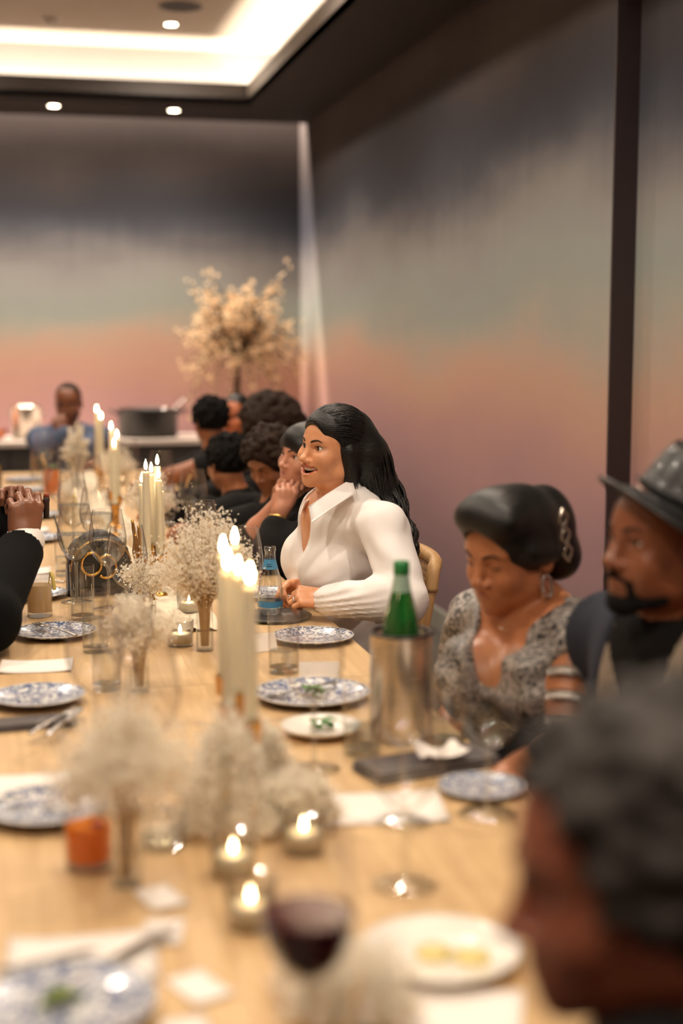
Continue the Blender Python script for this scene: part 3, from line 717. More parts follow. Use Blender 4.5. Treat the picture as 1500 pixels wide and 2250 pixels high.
Gw, Gt = 'wine glasses along the table', 'tall drinking glasses along the table'
def put_wg(x, y, label, fill=None, h=1.0, s=None): return put(('wg', str(fill and fill.name), h), wine_glass(fill, h=h), x, y, label, random.uniform(0, 6), group=Gw, scale=s or 1.22)
# --- near right
put_wg(0.268, 1.30, 'wine glass half full of red wine in the foreground', M_WINE, 1.0, 1.12)
put_wg(0.488, 2.31, 'empty wine glass standing before the small plate of green herbs')
put_wg(0.565, 2.02, 'empty wine glass standing on the corner of the right-hand menu')
put_wg(0.499, 1.773, 'empty wine glass alone on bare table below the right-hand menu', None, 0.9)
put_wg(0.70, 2.02, 'empty wine glass at the table edge nearest the blurred foreground guest', None, 0.9)
put(('hb', 0), highball(M_WATER, 0.05, 0.135, 0.033), 0.59, 2.383, 'short tumbler with a little water in front of the steel wine cooler', group=Gt)
put(('hb', 0), None, 0.752, 2.395, 'tumbler of water between the wine cooler and the grey napkin', group=Gt)
put(('hb', 0), None, 0.57, 3.02, 'tumbler beside the tall candles, behind the patterned plate', group=Gt)
put(('menu', 0), menu_card(0.15, 0.235), 0.528, 2.09, 'white menu sheet lying crosswise before the woman in the patterned dress', 1.42, group='white menus')
put(('pl', 'small'), plate(M_PORC, 0.075, 'side_plate'), 0.545, 2.52, 'small white plate holding green herb leaves', group='small white plates')
put(('herb',), herb_sprig, 0.548, 2.515, 'sprig of green herbs on the small white plate', 0.3, TZ+0.007)
put(('pl', 'blue'), plate(M_BLUEPL, 0.118), 0.582, 2.775, 'blue and white plate with leaf scraps just behind the small herb plate', group='blue and white plates')
put(('herb',), None, 0.585, 2.77, 'scattered green leaves left on the patterned plate', 1.8, TZ+0.0075)
put(('fork',), fork, 0.56, 2.79, 'silver fork lying on the patterned plate by the candles', 2.1, TZ+0.014, group='forks')
put(('nap',), napkin, 0.675, 2.27, 'folded charcoal napkin at the place of the woman in the patterned dress', 0.25, group='charcoal napkins')
put(('tis',), tissue, 0.700, 2.255, 'crumpled white paper tissue on the charcoal napkin', 0.4, TZ+0.024)
put(('pl', 'blue'), None, 0.728, 2.132, 'blue and white plate at the table edge beside the charcoal napkin', 0.5, group='blue and white plates', scale=0.6)
put(('pl', 'blue'), None, 0.70, 3.33, 'blue and white plate at the table edge nearer than the woman in white', 2.0, group='blue and white plates', scale=0.85)
put(('card',), place_card, 0.552, 3.25, 'white folded place card behind the tall candles', 0.2, group='place cards')
put(('card',), None, 0.63, 2.93, 'white folded place card left of the wine cooler', -0.2, group='place cards')
# steel wine cooler with the green bottle in it
t = thing('wine_cooler', 'cylindrical brushed steel wine cooler beside the woman in the patterned dress', 'cooler', (0.685, 2.47, TZ))
obj('cylinder', lathe([(0, 0.001), (0.054, 0.001), (0.057, 0.004), (0.057, 0.192), (0.059, 0.196), (0.056, 0.198), (0.052, 0.194), (0.052, 0.012), (0, 0.01)], 44), M_STEEL, t, auto=50)
obj('rim', lathe([(0.0565, 0.194), (0.0605, 0.196), (0.0600, 0.200), (0.0520, 0.200), (0.0515, 0.194)], 44), mat('dark_rim', srgb(60, 56, 54), 0.35, 0.8, var=0.05), t)
M_GREEN = mat('green_bottle_glass', srgb(26, 120, 40), 0.08, var=0.05, coat=1.0, spec=0.8)
M_GREEN.node_tree.nodes['Principled BSDF'].inputs['Transmission Weight'].default_value = 0.55
t = thing('green_bottle', 'green glass water bottle standing in the steel cooler', 'bottle', (0.685, 2.47, TZ+0.012))
obj('glass', lathe([(0, 0.0), (0.034, 0.0), (0.037, 0.006), (0.037, 0.135), (0.036, 0.175), (0.030, 0.215), (0.0185, 0.262), (0.0145, 0.285), (0.0135, 0.296)], 36), M_GREEN, t)
obj('neck_label', lathe([(0.0192, 0.258), (0.0150, 0.285), (0.0142, 0.292)], 28), mat('silver_green_label', srgb(150, 176, 160), 0.35, var=0.1), t)
obj('cap', lathe([(0.0142, 0.292), (0.0150, 0.294), (0.0148, 0.314), (0.012, 0.317), (0, 0.317)], 24), mat('green_cap', srgb(24, 112, 52), 0.35, var=0.05), t)
obj('body_label', lathe([(0.0376, 0.05), (0.0376, 0.12)], 36), mat('pale_bottle_label', srgb(196, 190, 160), 0.5, var=0.05), t)
# clear bottle with blue labels on a dark mat by the hands of the woman in white
t = thing('clear_bottle', 'clear glass water bottle with blue labels beside the hands of the woman in white', 'bottle', (0.655, 3.66, TZ+0.006))
prof = [(0, 0.002), (0.030, 0.002), (0.033, 0.008), (0.033, 0.065), (0.029, 0.095), (0.020, 0.125), (0.0145, 0.145), (0.0135, 0.168), (0.0155, 0.170), (0.0155, 0.180), (0.013, 0.182)]
obj('glass', lathe(prof, 32), M_GLASSD, t)
obj('water', lathe([(0, 0.006), (0.030, 0.006), (0.0305, 0.045), (0, 0.045)], 28), M_WATER, t, auto=40)
M_BLAB = mat('sky_blue_label', srgb(74, 142, 184), 0.5, var=0.06)
l_ = obj('neck_label', lathe([(0.0215, 0.122), (0.0168, 0.140), (0.0156, 0.148)], 30), M_BLAB, t)
obj('print_line', tube([(0.0203*math.cos(a), 0.0203*math.sin(a), 0.131) for a in np.linspace(-2.2, -1.5, 6)], 0.0007, 4), M_NAVY, l_)
obj('print_line', tube([(0.0190*math.cos(a), 0.0190*math.sin(a), 0.136) for a in np.linspace(-2.2, -1.6, 6)], 0.0006, 4), M_NAVY, l_)
obj('body_label', lathe([(0.0336, 0.022), (0.0336, 0.038)], 32), M_BLAB, t)
t = thing('serving_tray', 'dark round tray under the clear water bottle', 'tray', (0.665, 3.63, TZ))
obj('disc', lathe([(0, 0.0008), (0.085, 0.0008), (0.092, 0.004), (0.094, 0.009), (0.090, 0.009), (0.084, 0.005), (0, 0.0045)], 40), mat('dark_tray', srgb(52, 50, 52), 0.35, var=0.1), t)
obj('rim', lathe([(0.0925, 0.007), (0.0945, 0.009), (0.0925, 0.0105), (0.0905, 0.009)], 40), mat('tray_rim', srgb(80, 78, 78), 0.3, 0.5, var=0.05), t)
put(('pl', 'blue'), None, 0.70, 3.94, 'blue and white plate in front of the woman in white, by her far hand', 1.0, group='blue and white plates', scale=0.8)
put_wg(0.545, 3.43, 'empty wine glass between the tall candles and the clear bottle')
put_wg(0.52, 4.02, 'wine glass with a little water before the clear bottle', M_WATER)
# --- near left
put(('menu', 1), menu_card(0.125, 0.16), 0.064, 1.635, 'white menu sheet in the left foreground under a knife', 1.52, group='white menus', scale=1.1)
put(('pl', 'blue'), None, 0.042, 1.495, 'blue and white plate with a lime wedge in the left foreground', z=TZ+0.006, group='blue and white plates', scale=0.82)
put(('lime',), lime_wedge, 0.035, 1.50, 'green lime wedge on the foreground plate', 0.4, TZ+0.0125)
put(('knife',), knife, 0.115, 1.62, 'silver knife resting on the foreground menu', -0.75, TZ+0.008, group='knives')
put(('knife',), None, -0.01, 1.60, 'bright silver knife at the left edge of the foreground menu', -1.25, TZ+0.012, group='knives')
for x, y, rz, lb in ((0.175, 1.80, -0.6, 'small white card lying right of the orange drink'), (0.165, 1.69, -1.1, 'small white card at the corner of the foreground menu'), (0.19, 1.53, -0.5, 'small white card in the foreground before the red wine glass'), (0.165, 1.42, -0.8, 'small white card at the very bottom of the picture')):
    put(('flatcard',), menu_card(0.05, 0.075, 0.002), x, y, lb, rz+0.9, group='small white cards')
put(('hb', 'or'), highball(M_ORANGE, 0.062, 0.09, 0.032, 'flower', 'tumbler'), 0.088, 1.935, 'tumbler of orange cocktail on the left near side', group=Gt)
put(('hb', 'wt'), highball(M_WATER, 0.028, 0.125, 0.033, None, 'tumbler'), 0.197, 2.0, 'clear tumbler with a little water right of the orange cocktail', group=Gt)
put(('menu', 1), None, 0.023, 2.325, 'white menu sheet behind the plate on the left near side', 1.56, group='white menus')
put(('pl', 'blue'), None, 0.038, 2.165, 'blue and white plate beside the orange cocktail', 0.7, z=TZ+0.006, group='blue and white plates', scale=0.81)
put(('fork',), None, 0.042, 2.16, 'silver fork lying on the plate beside the orange cocktail', 1.2, TZ+0.024, group='forks')
put(('nap',), None, 0.022, 2.70, 'folded charcoal napkin with cutlery on the left', 0.1, group='charcoal napkins', scale=0.68)
put(('fork',), None, 0.065, 2.66, 'silver fork on the left charcoal napkin', -0.5, TZ+0.0175, group='forks')
put(('knife',), None, 0.085, 2.65, 'silver knife on the left charcoal napkin', -0.35, TZ+0.0175, group='knives')
put(('pl', 'blue'), None, 0.037, 2.865, 'blue and white plate behind the left charcoal napkin', 0.2, z=TZ+0.006, group='blue and white plates', scale=0.8)
put(('menu', 1), None, 0.030, 2.945, 'white menu sheet tucked behind the left patterned plate', 1.6, group='white menus')
put_wg(0.192, 2.15, 'empty wine glass between the orange cocktail and the white plumes')
put_wg(0.13, 2.465, 'empty wine glass left of the foreground bud vase')
put_wg(0.20, 2.66, 'empty wine glass behind the foreground bud vase')
# --- middle left
put(('menu', 1), None, 0.040, 3.20, 'white menu sheet in the shade of the black sleeve', 1.5, group='white menus')
put(('pl', 'blue'), None, 0.092, 3.53, 'blue and white plate with fork by the black sleeve', 0.4, group='blue and white plates', scale=0.86)
put(('fork',), None, 0.09, 3.52, 'silver fork lying on the plate by the black sleeve', 0.5, TZ+0.017, group='forks')
put(('hb', 'lem'), highball(M_CLOUDY, 0.085, 0.105, 0.033, 'lemon'), 0.060, 3.80, 'cloudy cocktail with a lemon twist beside the black sleeve', group=Gt)
put(('hb', 1), highball(M_WATER, 0.082, 0.145, 0.030), 0.168, 3.72, 'highball of water in front of the black handbag', group=Gt)
put(('hb', 1), None, 0.178, 3.325, 'highball of water next to the plate with the fork', group=Gt)
put(('hb', 1), None, 0.180, 2.955, 'highball of water behind the charcoal napkin', group=Gt)
put_wg(0.165, 3.98, 'wine glass of water in front of the handbag, left one', M_WATER)
put_wg(0.245, 3.86, 'wine glass of water in front of the handbag, right one', M_WATER)
put_wg(0.27, 3.52, 'wine glass at the foot of the middle candles', None)
put_wg(0.248, 4.44, 'tall wine glass behind the handbag', M_WATER)
put_wg(0.19, 4.70, 'wine glass of water between the handbag and the third candles', M_WATER)
put(('hb', 'st'), highball(M_WATER, 0.06, 0.13, 0.030, 'straw'), 0.15, 4.45, 'glass of water with a black straw beside the raised fist', group=Gt)
put_wg(0.20, 5.0, 'empty wine glass in the thick of the table, left of the third candles')
put_wg(0.17, 5.41, 'empty wine glass behind the raised fist')
put(('pl', 'blue'), None, 0.043, 4.085, 'blue and white plate left of the handbag', 1.2, group='blue and white plates', scale=0.85)
put(('card',), None, 0.055, 4.23, 'white place card by the lemon cocktail', 0.1, group='place cards')
put(('menu', 1), None, 0.03, 4.55, 'white menu sheet under the raised fist', 1.57, group='white menus')
put(('fork',), None, 0.06, 4.36, 'silver fork beyond the lemon cocktail', 1.0, TZ+0.002, group='forks')
# handbag
t = thing('handbag', 'black leather handbag with a gold ring clasp on the table', 'handbag', (0.235, 4.10, TZ), 0.12)
def bag_prof(w_, h_, n=18):
    return [(-w_/2, 0.0)]+[(-w_/2*math.cos(PI*i/n)**1 if False else -w_/2*math.cos(PI*i/n), h_*(0.35+0.65*math.sin(PI*i/n))) for i in range(n+1)]+[(w_/2, 0.0)]
g = G(); pr = bag_prof(0.185, 0.185); n = len(pr)
v = []
for y, s in ((-0.034, 0.93), (-0.026, 1.0), (0.026, 1.0), (0.034, 0.93)): v += [(x*s, y, z*s+0.001) for x, z in pr]
f = [tuple(range(n)), tuple(3*n+i for i in range(n-1, -1, -1))]
for k in range(3): f += [(k*n+(i+1) % n, k*n+i, k*n+n+i, k*n+n+(i+1) % n) for i in range(n)]
obj('body', g.add(v, f), M_LEATHER, t, auto=50)
g = G(); v = []
for y, s in ((-0.0395, 1), (-0.0345, 1)): v += [(x*0.94, y, 0.05+(z-0.03)*0.72) for x, z in pr]
obj('flap', g.add(v, [tuple(range(n)), tuple(n+i for i in range(n-1, -1, -1))]+[((i+1) % n, i, n+i, n+(i+1) % n) for i in range(n)]), M_LEATHER, t, smooth=False)
obj('ring_clasp', tube([(-0.03+0.028*math.cos(a), -0.0445, 0.095+0.032*math.sin(a)) for a in np.linspace(0, 2*PI, 25)], 0.0045, 8), M_GOLD, t)
obj('ring_clasp', tube([(0.012+0.028*math.cos(a), -0.0445, 0.085+0.032*math.sin(a)) for a in np.linspace(-2.3, 2.3, 25)], 0.0045, 8), M_GOLD, t)
obj('edge_piping', tube([(x*0.95, -0.036, 0.05+(z-0.03)*0.73) for x, z in pr[1:-1]], 0.003, 6), M_GOLD, t)
obj('strap', tube(spline([(-0.085, 0.03, 0.12), (-0.06, 0.05, 0.15), (0.0, 0.055, 0.17), (0.06, 0.05, 0.15), (0.088, 0.03, 0.12)], 22), 0.005, 7), M_LEATHER, t)
# --- far part of the table
put(('hb', 'mint'), highball(M_ORANGE, 0.12, 0.135, 0.036, 'mint'), 0.175, 6.75, 'tall orange cocktail topped with mint and a magenta petal', group=Gt)
put(('hb', 'latte'), highball(M_LATTE, 0.085, 0.10, 0.035, 'paperstraw'), 0.70, 6.05, 'iced coffee with a paper straw near the boys', group=Gt)
put(('hb', 'lem'), None, 0.205, 5.75, 'pale cocktail with lemon far along the left side', group=Gt)
for i, (x, y, lb) in enumerate(((0.12, 6.14, 'second table stretch, left'), (0.24, 6.4, 'orange cocktail, in front of it'), (0.16, 7.3, 'seated man at the table end, left'), (0.45, 7.35, 'seated man at the table end, right'), (0.52, 6.6, 'third candles, right of them'), (0.50, 5.36, 'second candles, right of them'), (0.62, 5.0, 'boy seen from behind'), (0.30, 5.75, 'third candles, in front of them'), (0.60, 5.9, 'iced coffee'), (0.47, 4.62, 'middle candles, behind them'))):
    put_wg(x, y, 'empty wine glass far along the table near the %s' % lb)
for i, (x, y, lb) in enumerate(((0.065, 5.25, 'beyond the raised fist'), (0.08, 5.95, 'left of the orange cocktail, nearer'), (0.05, 6.96, 'left of the orange cocktail, farther'), (0.65, 4.75, 'before the woman with clasped hands'), (0.68, 5.55, 'before the boy seen from behind'), (0.66, 6.9, 'at the far right places'), (0.06, 7.5, 'at the far left corner of the table'))):
    put(('pl', 'blue'), None, x, y, 'blue and white plate far along the table %s' % lb, i, group='blue and white plates', scale=0.9)
for i, (x, y, lb) in enumerate(((0.05, 5.55, 'beyond the raised fist'), (0.04, 6.35, 'near the orange cocktail'), (0.05, 7.15, 'in the far left corner'))):
    put(('menu', 1), None, x, y, 'white menu sheet far along the left side %s' % lb, 1.57, group='white menus')
put(('nap',), None, 0.67, 4.40, 'folded charcoal napkin before the woman with clasped hands', 0.6, group='charcoal napkins')
put(('nap',), None, 0.64, 5.25, 'folded charcoal napkin far along the right side by the boys', 1.2, group='charcoal napkins', scale=0.9)
put(('card',), None, 0.585, 4.25, 'white place card before the woman with clasped hands', 0.1, group='place cards')

# --- candles: taper in a brass stick
Gc, Gs = 'ivory taper candles', 'brass candlesticks'
cl = 0
def candle_on(x, y, hc, hs, where, twig=False):
    put(('cs', hs, twig), candlestick(hs, twig), x, y, 'brass candlestick %s' % where, random.uniform(0, 6) if not twig else 0.0, group=Gs)
    put(('ca', hc), candle(hc), x, y, 'lit ivory fluted taper candle %s' % where, random.uniform(0, 6), TZ+hs-0.0118, group=Gc)
for k, (x, y, zf, hs, wh) in enumerate((
        (0.355, 2.45, 1.122, 0.14, 'in the nearest cluster, rear left one'), (0.402, 2.62, 1.113, 0.13, 'in the nearest cluster, rearmost right one'), (0.326, 2.20, 1.135, 0.15, 'in the nearest cluster, front left one'),
        (0.368, 2.36, 1.099, 0.13, 'in the nearest cluster, middle one'), (0.345, 2.10, 1.128, 0.15, 'in the nearest cluster, front right one'), (0.431, 2.76, 0.984, 0.10, 'in the nearest cluster, short one at the back'),
        (0.360, 3.96, 1.133, 0.13, 'in the second cluster, left one'), (0.404, 4.08, 1.136, 0.14, 'in the second cluster, tallest right one'), (0.394, 4.16, 1.107, 0.13, 'in the second cluster, rear middle one'),
        (0.401, 4.02, 1.103, 0.12, 'in the second cluster, front right one'), (0.358, 4.06, 1.088, 0.12, 'in the second cluster, short left one'), (0.424, 4.20, 1.053, 0.10, 'in the second cluster, short right one'),
        (0.376, 5.58, 1.145, 0.14, 'in the third cluster, tall one'), (0.392, 5.50, 1.118, 0.13, 'in the third cluster, right one'), (0.367, 5.30, 1.100, 0.12, 'in the third cluster, low front one'),
        (0.397, 6.87, 1.151, 0.14, 'in the farthest cluster, left one'), (0.411, 6.79, 1.122, 0.13, 'in the farthest cluster, right one'))):
    hc = round(zf-TZ-hs-0.006, 3); candle_on(x, y, hc, hs, wh, twig=(k == 6))
Gv = 'votive candles in glass'
for x, y, lb in ((0.392, 1.93, 'left of the right-hand menu, glowing'), (0.28, 1.865, 'in the foreground centre, left of the brightest one'), (0.275, 1.69, 'nearest the viewer behind the red wine'), (0.38, 3.35, 'behind the nearest candle cluster'), (0.45, 3.75, 'near the clear bottle, centre of the table'), (0.33, 4.75, 'behind the second candle cluster'), (0.42, 6.2, 'between the third and the farthest candles'), (0.53, 7.2, 'at the far end of the table')):
    put(('vot',), votive, x, y, 'lit votive candle, %s' % lb, group=Gv)
# --- bud vases with bleached dried flowers
Gb, Gd = 'clear bud vases', 'bleached dried flowers'
for i, (x, y, kw, wh) in enumerate(((0.135, 1.86, dict(seed=21, n=70, height=0.25, spread=0.095, puff=70, ps=0.008, thick=0.66, base=0.11, fuzz=0.014), 'in the left foreground'),
                                   (0.43, 3.28, dict(seed=22, n=130, height=0.34, spread=0.120, puff=70, ps=0.008, thick=0.45, base=0.11, fuzz=0.013), 'in the middle, behind the tall candles'),
                                   (0.245, 2.92, dict(seed=23, n=70, height=0.20, spread=0.085, puff=50, ps=0.008, thick=0.5), 'left of the nearest candles'),
                                   (0.30, 7.0, dict(seed=24, n=40, height=0.33, spread=0.07, puff=150, ps=0.014, plume=1.0, thick=0.4), 'before the man at the far end'),
                                   (0.48, 5.05, dict(seed=25, n=80, height=0.27, spread=0.10, puff=50, ps=0.009, thick=0.5), 'between second and third candles'),
                                   (0.33, 3.62, dict(seed=26, n=60, height=0.19, spread=0.08, puff=50, ps=0.008, thick=0.45), 'left of the second candles'),
                                   (0.46, 6.55, dict(seed=27, n=60, height=0.26, spread=0.095, puff=50, ps=0.009, thick=0.5), 'between third and farthest candles'))):
    put(('bv',), bud_vase(), x, y, 'clear glass bud vase %s' % wh, group=Gb)
    put(('db', i), dried_bunch(**kw), x, y, 'bleached dried flowers in the bud vase %s' % wh, group=Gd)
# feathery white plumes at the foot of the nearest candles, and at the near end
for i, (x, y, kw, wh) in enumerate(((0.300, 2.06, dict(seed=31, n=80, height=0.19, spread=0.032, puff=42, plume=1.0, thick=0.0, base=0.02, foot=0.095), 'heaped at the foot of the nearest candles'),
                                    (0.345, 1.45, dict(seed=32, n=45, height=0.06, spread=0.04, puff=50, plume=1.0, thick=0.0, base=0.015, foot=0.085), 'low heap in the foreground by the red wine glass'),
                                    (0.375, 2.24, dict(seed=33, n=60, height=0.11, spread=0.03, puff=55, plume=1.0, thick=0.0, base=0.02, foot=0.06), 'low heap behind the nearest candles'),
                                    (0.405, 2.03, dict(seed=34, n=40, height=0.08, spread=0.03, puff=60, plume=1.0, thick=0.0, base=0.02, foot=0.06), 'low heap right of the candles by the menu'))):
    put(('heap', i), dried_bunch(**kw), x, y, 'white feathery dried grass, %s' % wh, group='feathery white dried grass')
# --- gauze runner, gathered along the middle of the table
rg = np.random.default_rng(8)
ph = rg.uniform(0, 6, 8)
def runner(u, v):
    y = 3.50+u*4.3
    x = 0.37+(v-0.5)*(0.15+0.05*math.sin(9*u+1)+0.03*math.sin(31*u))+0.03*math.sin(11*u+ph[0])+0.012*math.sin(29*u+ph[1])
    fold = abs(math.sin(v*8+2.6*math.sin(26*u+ph[2])+3*math.sin(47*u+4*v)))*abs(math.sin(61*u+3.1*math.sin(5*v+9*u)+ph[4]))
    return (x, y, TZ+0.0022+0.030*fold*(0.55+0.45*math.sin(38*u+5*v+ph[3]))*min(1, 6*v, 6*(1-v)))
o = obj('table_runner', sheet(runner, 260, 36, 0.0012), M_GAUZE)
tag(o, 'crinkled ivory gauze runner gathered along the middle of the table', 'runner')
put(('pl', 'white'), plate(M_PORC, 0.095, 'side_plate'), 0.475, 1.535, 'white plate with lemon pieces beside the foreground guest', group='small white plates')
for x, y in ((0.47, 1.54), (0.51, 1.52)):
    t = thing('lemon_slice', 'lemon slice on the white foreground plate, the %s one' % ('left' if x < 0.5 else 'right'), 'lemon', (x, y, TZ+0.0072))
    obj('rind', lathe([(0.02, 0), (0.0215, 0.001), (0.0215, 0.005), (0.02, 0.006)], 22), M_LEMON, t); obj('flesh', lathe([(0.0202, 0.0006), (0.0202, 0.0054), (0, 0.0054)], 22), mat('lemon_flesh', srgb(238, 220, 150), 0.3, var=0.1, vscale=80), t)
put(('menu', 0), None, 0.44, 1.415, 'white menu sheet at the bottom edge before the foreground guest', 1.2, group='white menus', scale=0.75)

# ================================================================ PEOPLE: smooth bodies from blended volumes
def nrm(v): v = np.asarray(v, float); return v/(np.linalg.norm(v)+1e-12)
class Field:
    """signed distance field on a rectilinear grid that may be finer in one box"""
    def __init__(self, lo, hi, h, fine=None, hf=None):
        self.ax = []
        for k in range(3):
            if fine is None: a = np.arange(lo[k], hi[k]+h, h)
            else:
                f0, f1 = max(fine[0][k], lo[k]), min(fine[1][k], hi[k])
                a = np.concatenate([np.arange(f0, lo[k]-h, -h)[::-1][:-1], np.arange(f0, f1, hf), np.arange(f1, hi[k]+h, h)])
            self.ax.append(a.astype(np.float32))
        self.D = np.full([len(a) for a in self.ax], 0.2, dtype=np.float32); self.h = h
    def _sl(self, lo, hi, m):
        s = []
        for k in range(3):
            i0 = np.searchsorted(self.ax[k], lo[k]-m); i1 = np.searchsorted(self.ax[k], hi[k]+m)
            if i1-i0 < 1: return None
            s.append(slice(i0, i1))
        return tuple(s)
    def put(self, p, infl=0.0):
        """p = ('c', a, b, ra, rb, k[, op]) round cone  or ('e', c, r, R, k[, op]) ellipsoid; op '-' carves"""
        if p[0] == 'c':
            _, a, b, ra, rb, k = p[:6]; op = p[6] if len(p) > 6 else '+'
            ra += infl; rb += infl
            a = np.asarray(a, float); b = np.asarray(b, float); R_ = max(ra, rb)
            s = self._sl(np.minimum(a, b)-R_, np.maximum(a, b)+R_, k+2.2*self.h)
            if s is None: return
            X = self.ax[0][s[0]][:, None, None]; Y = self.ax[1][s[1]][None, :, None]; Z = self.ax[2][s[2]][None, None, :]
            ba = (b-a).astype(np.float32); L2 = float(ba@ba)+1e-12
            dx, dy, dz = X-np.float32(a[0]), Y-np.float32(a[1]), Z-np.float32(a[2])
            t = np.clip((dx*ba[0]+dy*ba[1]+dz*ba[2])/np.float32(L2), 0, 1)
            d = np.sqrt((dx-t*ba[0])**2+(dy-t*ba[1])**2+(dz-t*ba[2])**2)-(np.float32(ra)+t*np.float32(rb-ra))
        else:
            _, c, r, R, k = p[:5]; op = p[5] if len(p) > 5 else '+'
            r = np.asarray(r, float)+infl; c = np.asarray(c, float); R = np.eye(3) if R is None else np.asarray(R)
            ext = np.sqrt(((R*r)**2).sum(1))
            s = self._sl(c-ext, c+ext, k+2.2*self.h)
            if s is None: return
            X = self.ax[0][s[0]][:, None, None]-np.float32(c[0]); Y = self.ax[1][s[1]][None, :, None]-np.float32(c[1]); Z = self.ax[2][s[2]][None, None, :]-np.float32(c[2])
            R = R.astype(np.float32); r = r.astype(np.float32)
            q = [(R[0, i]*X+R[1, i]*Y+R[2, i]*Z)/r[i] for i in range(3)]
            k0 = np.sqrt(q[0]**2+q[1]**2+q[2]**2); k1 = np.sqrt((q[0]/r[0])**2+(q[1]/r[1])**2+(q[2]/r[2])**2)+1e-9
            d = k0*(k0-1)/k1
        D = self.D[s]
        k = np.float32(max(k, 1e-4))
        if op == '+':
            hh = np.maximum(k-np.abs(D-d), 0)/k; self.D[s] = np.minimum(D, d)-hh*hh*k*0.25
        else:
            d = -d; hh = np.maximum(k-np.abs(D-d), 0)/k; self.D[s] = np.maximum(D, d)+hh*hh*k*0.25
    def all(self, ps, infl=0.0):
        for p in ps: self.put(p, infl)
        return self
    def mesh(self):
        D, (ax, ay, az) = self.D, self.ax
        S = D < 0
        c = np.zeros(tuple(n-1 for n in D.shape), np.int8)
        for i in (0, 1):
            for j in (0, 1):
                for k in (0, 1): c += S[i:S.shape[0]-1+i, j:S.shape[1]-1+j, k:S.shape[2]-1+k]
        cells = np.argwhere((c > 0) & (c < 8))
        idx = np.full(c.shape, -1, np.int64); idx[tuple(cells.T)] = np.arange(len(cells))
        acc = np.zeros((len(cells), 3)); cnt = np.zeros(len(cells))
        A = [ax, ay, az]
        for e in range(3):
            for o1 in (0, 1):
                for o2 in (0, 1):
                    off = np.zeros(3, int); oth = [q for q in range(3) if q != e]; off[oth[0]] = o1; off[oth[1]] = o2
                    p0 = cells+off; p1 = p0.copy(); p1[:, e] += 1
                    d0 = D[tuple(p0.T)]; d1 = D[tuple(p1.T)]; m = (d0 < 0) != (d1 < 0)
                    t = np.where(m, d0/(d0-d1+1e-20), 0)
                    pos = np.stack([A[q][p0[:, q]] for q in range(3)], 1).astype(float)
                    pos[:, e] += t*(A[e][p1[:, e]]-A[e][p0[:, e]])
                    acc[m] += pos[m]; cnt[m] += 1
        V = acc/cnt[:, None]; F = []
        for e in range(3):
            o1, o2 = [q for q in range(3) if q != e]
            sl0 = [slice(None)]*3; sl1 = [slice(None)]*3; sl0[e] = slice(0, -1); sl1[e] = slice(1, None)
            a = S[tuple(sl0)]; b = S[tuple(sl1)]
            for flip in (False, True):
                E_ = np.argwhere((a & ~b) if not flip else (~a & b))
                E_ = E_[(E_[:, o1] > 0) & (E_[:, o2] > 0) & (E_[:, o1] < D.shape[o1]-1) & (E_[:, o2] < D.shape[o2]-1)]
                q = []
                for (i, j) in ((-1, -1), (0, -1), (0, 0), (-1, 0)):
                    cc = E_.copy(); cc[:, o1] += i; cc[:, o2] += j; q.append(idx[tuple(cc.T)])
                q = np.stack(q, 1)
                if (e == 1) ^ flip: q = q[:, ::-1]
                F.append(q)
        F = np.concatenate(F); F = F[(F >= 0).all(1)]
        return V, F
def vf(V, F):
    g = G(); g.v = [V]; g.f = F.tolist() if hasattr(F, 'tolist') else F; g.n = len(V); return g

def head_R(yaw, pitch=0.0, roll=0.0):
    """columns right, forward, up; yaw = compass angle of the gaze in degrees (0 = +x)"""
    y, p, r = math.radians(yaw), math.radians(pitch), math.radians(roll)
    f = np.array([math.cos(y)*math.cos(p), math.sin(y)*math.cos(p), math.sin(p)])
    rt = nrm(np.cross(f, (0, 0, 1))); u = np.cross(rt, f)
    return np.stack([math.cos(r)*rt+math.sin(r)*u, f, -math.sin(r)*rt+math.cos(r)*u], 1)

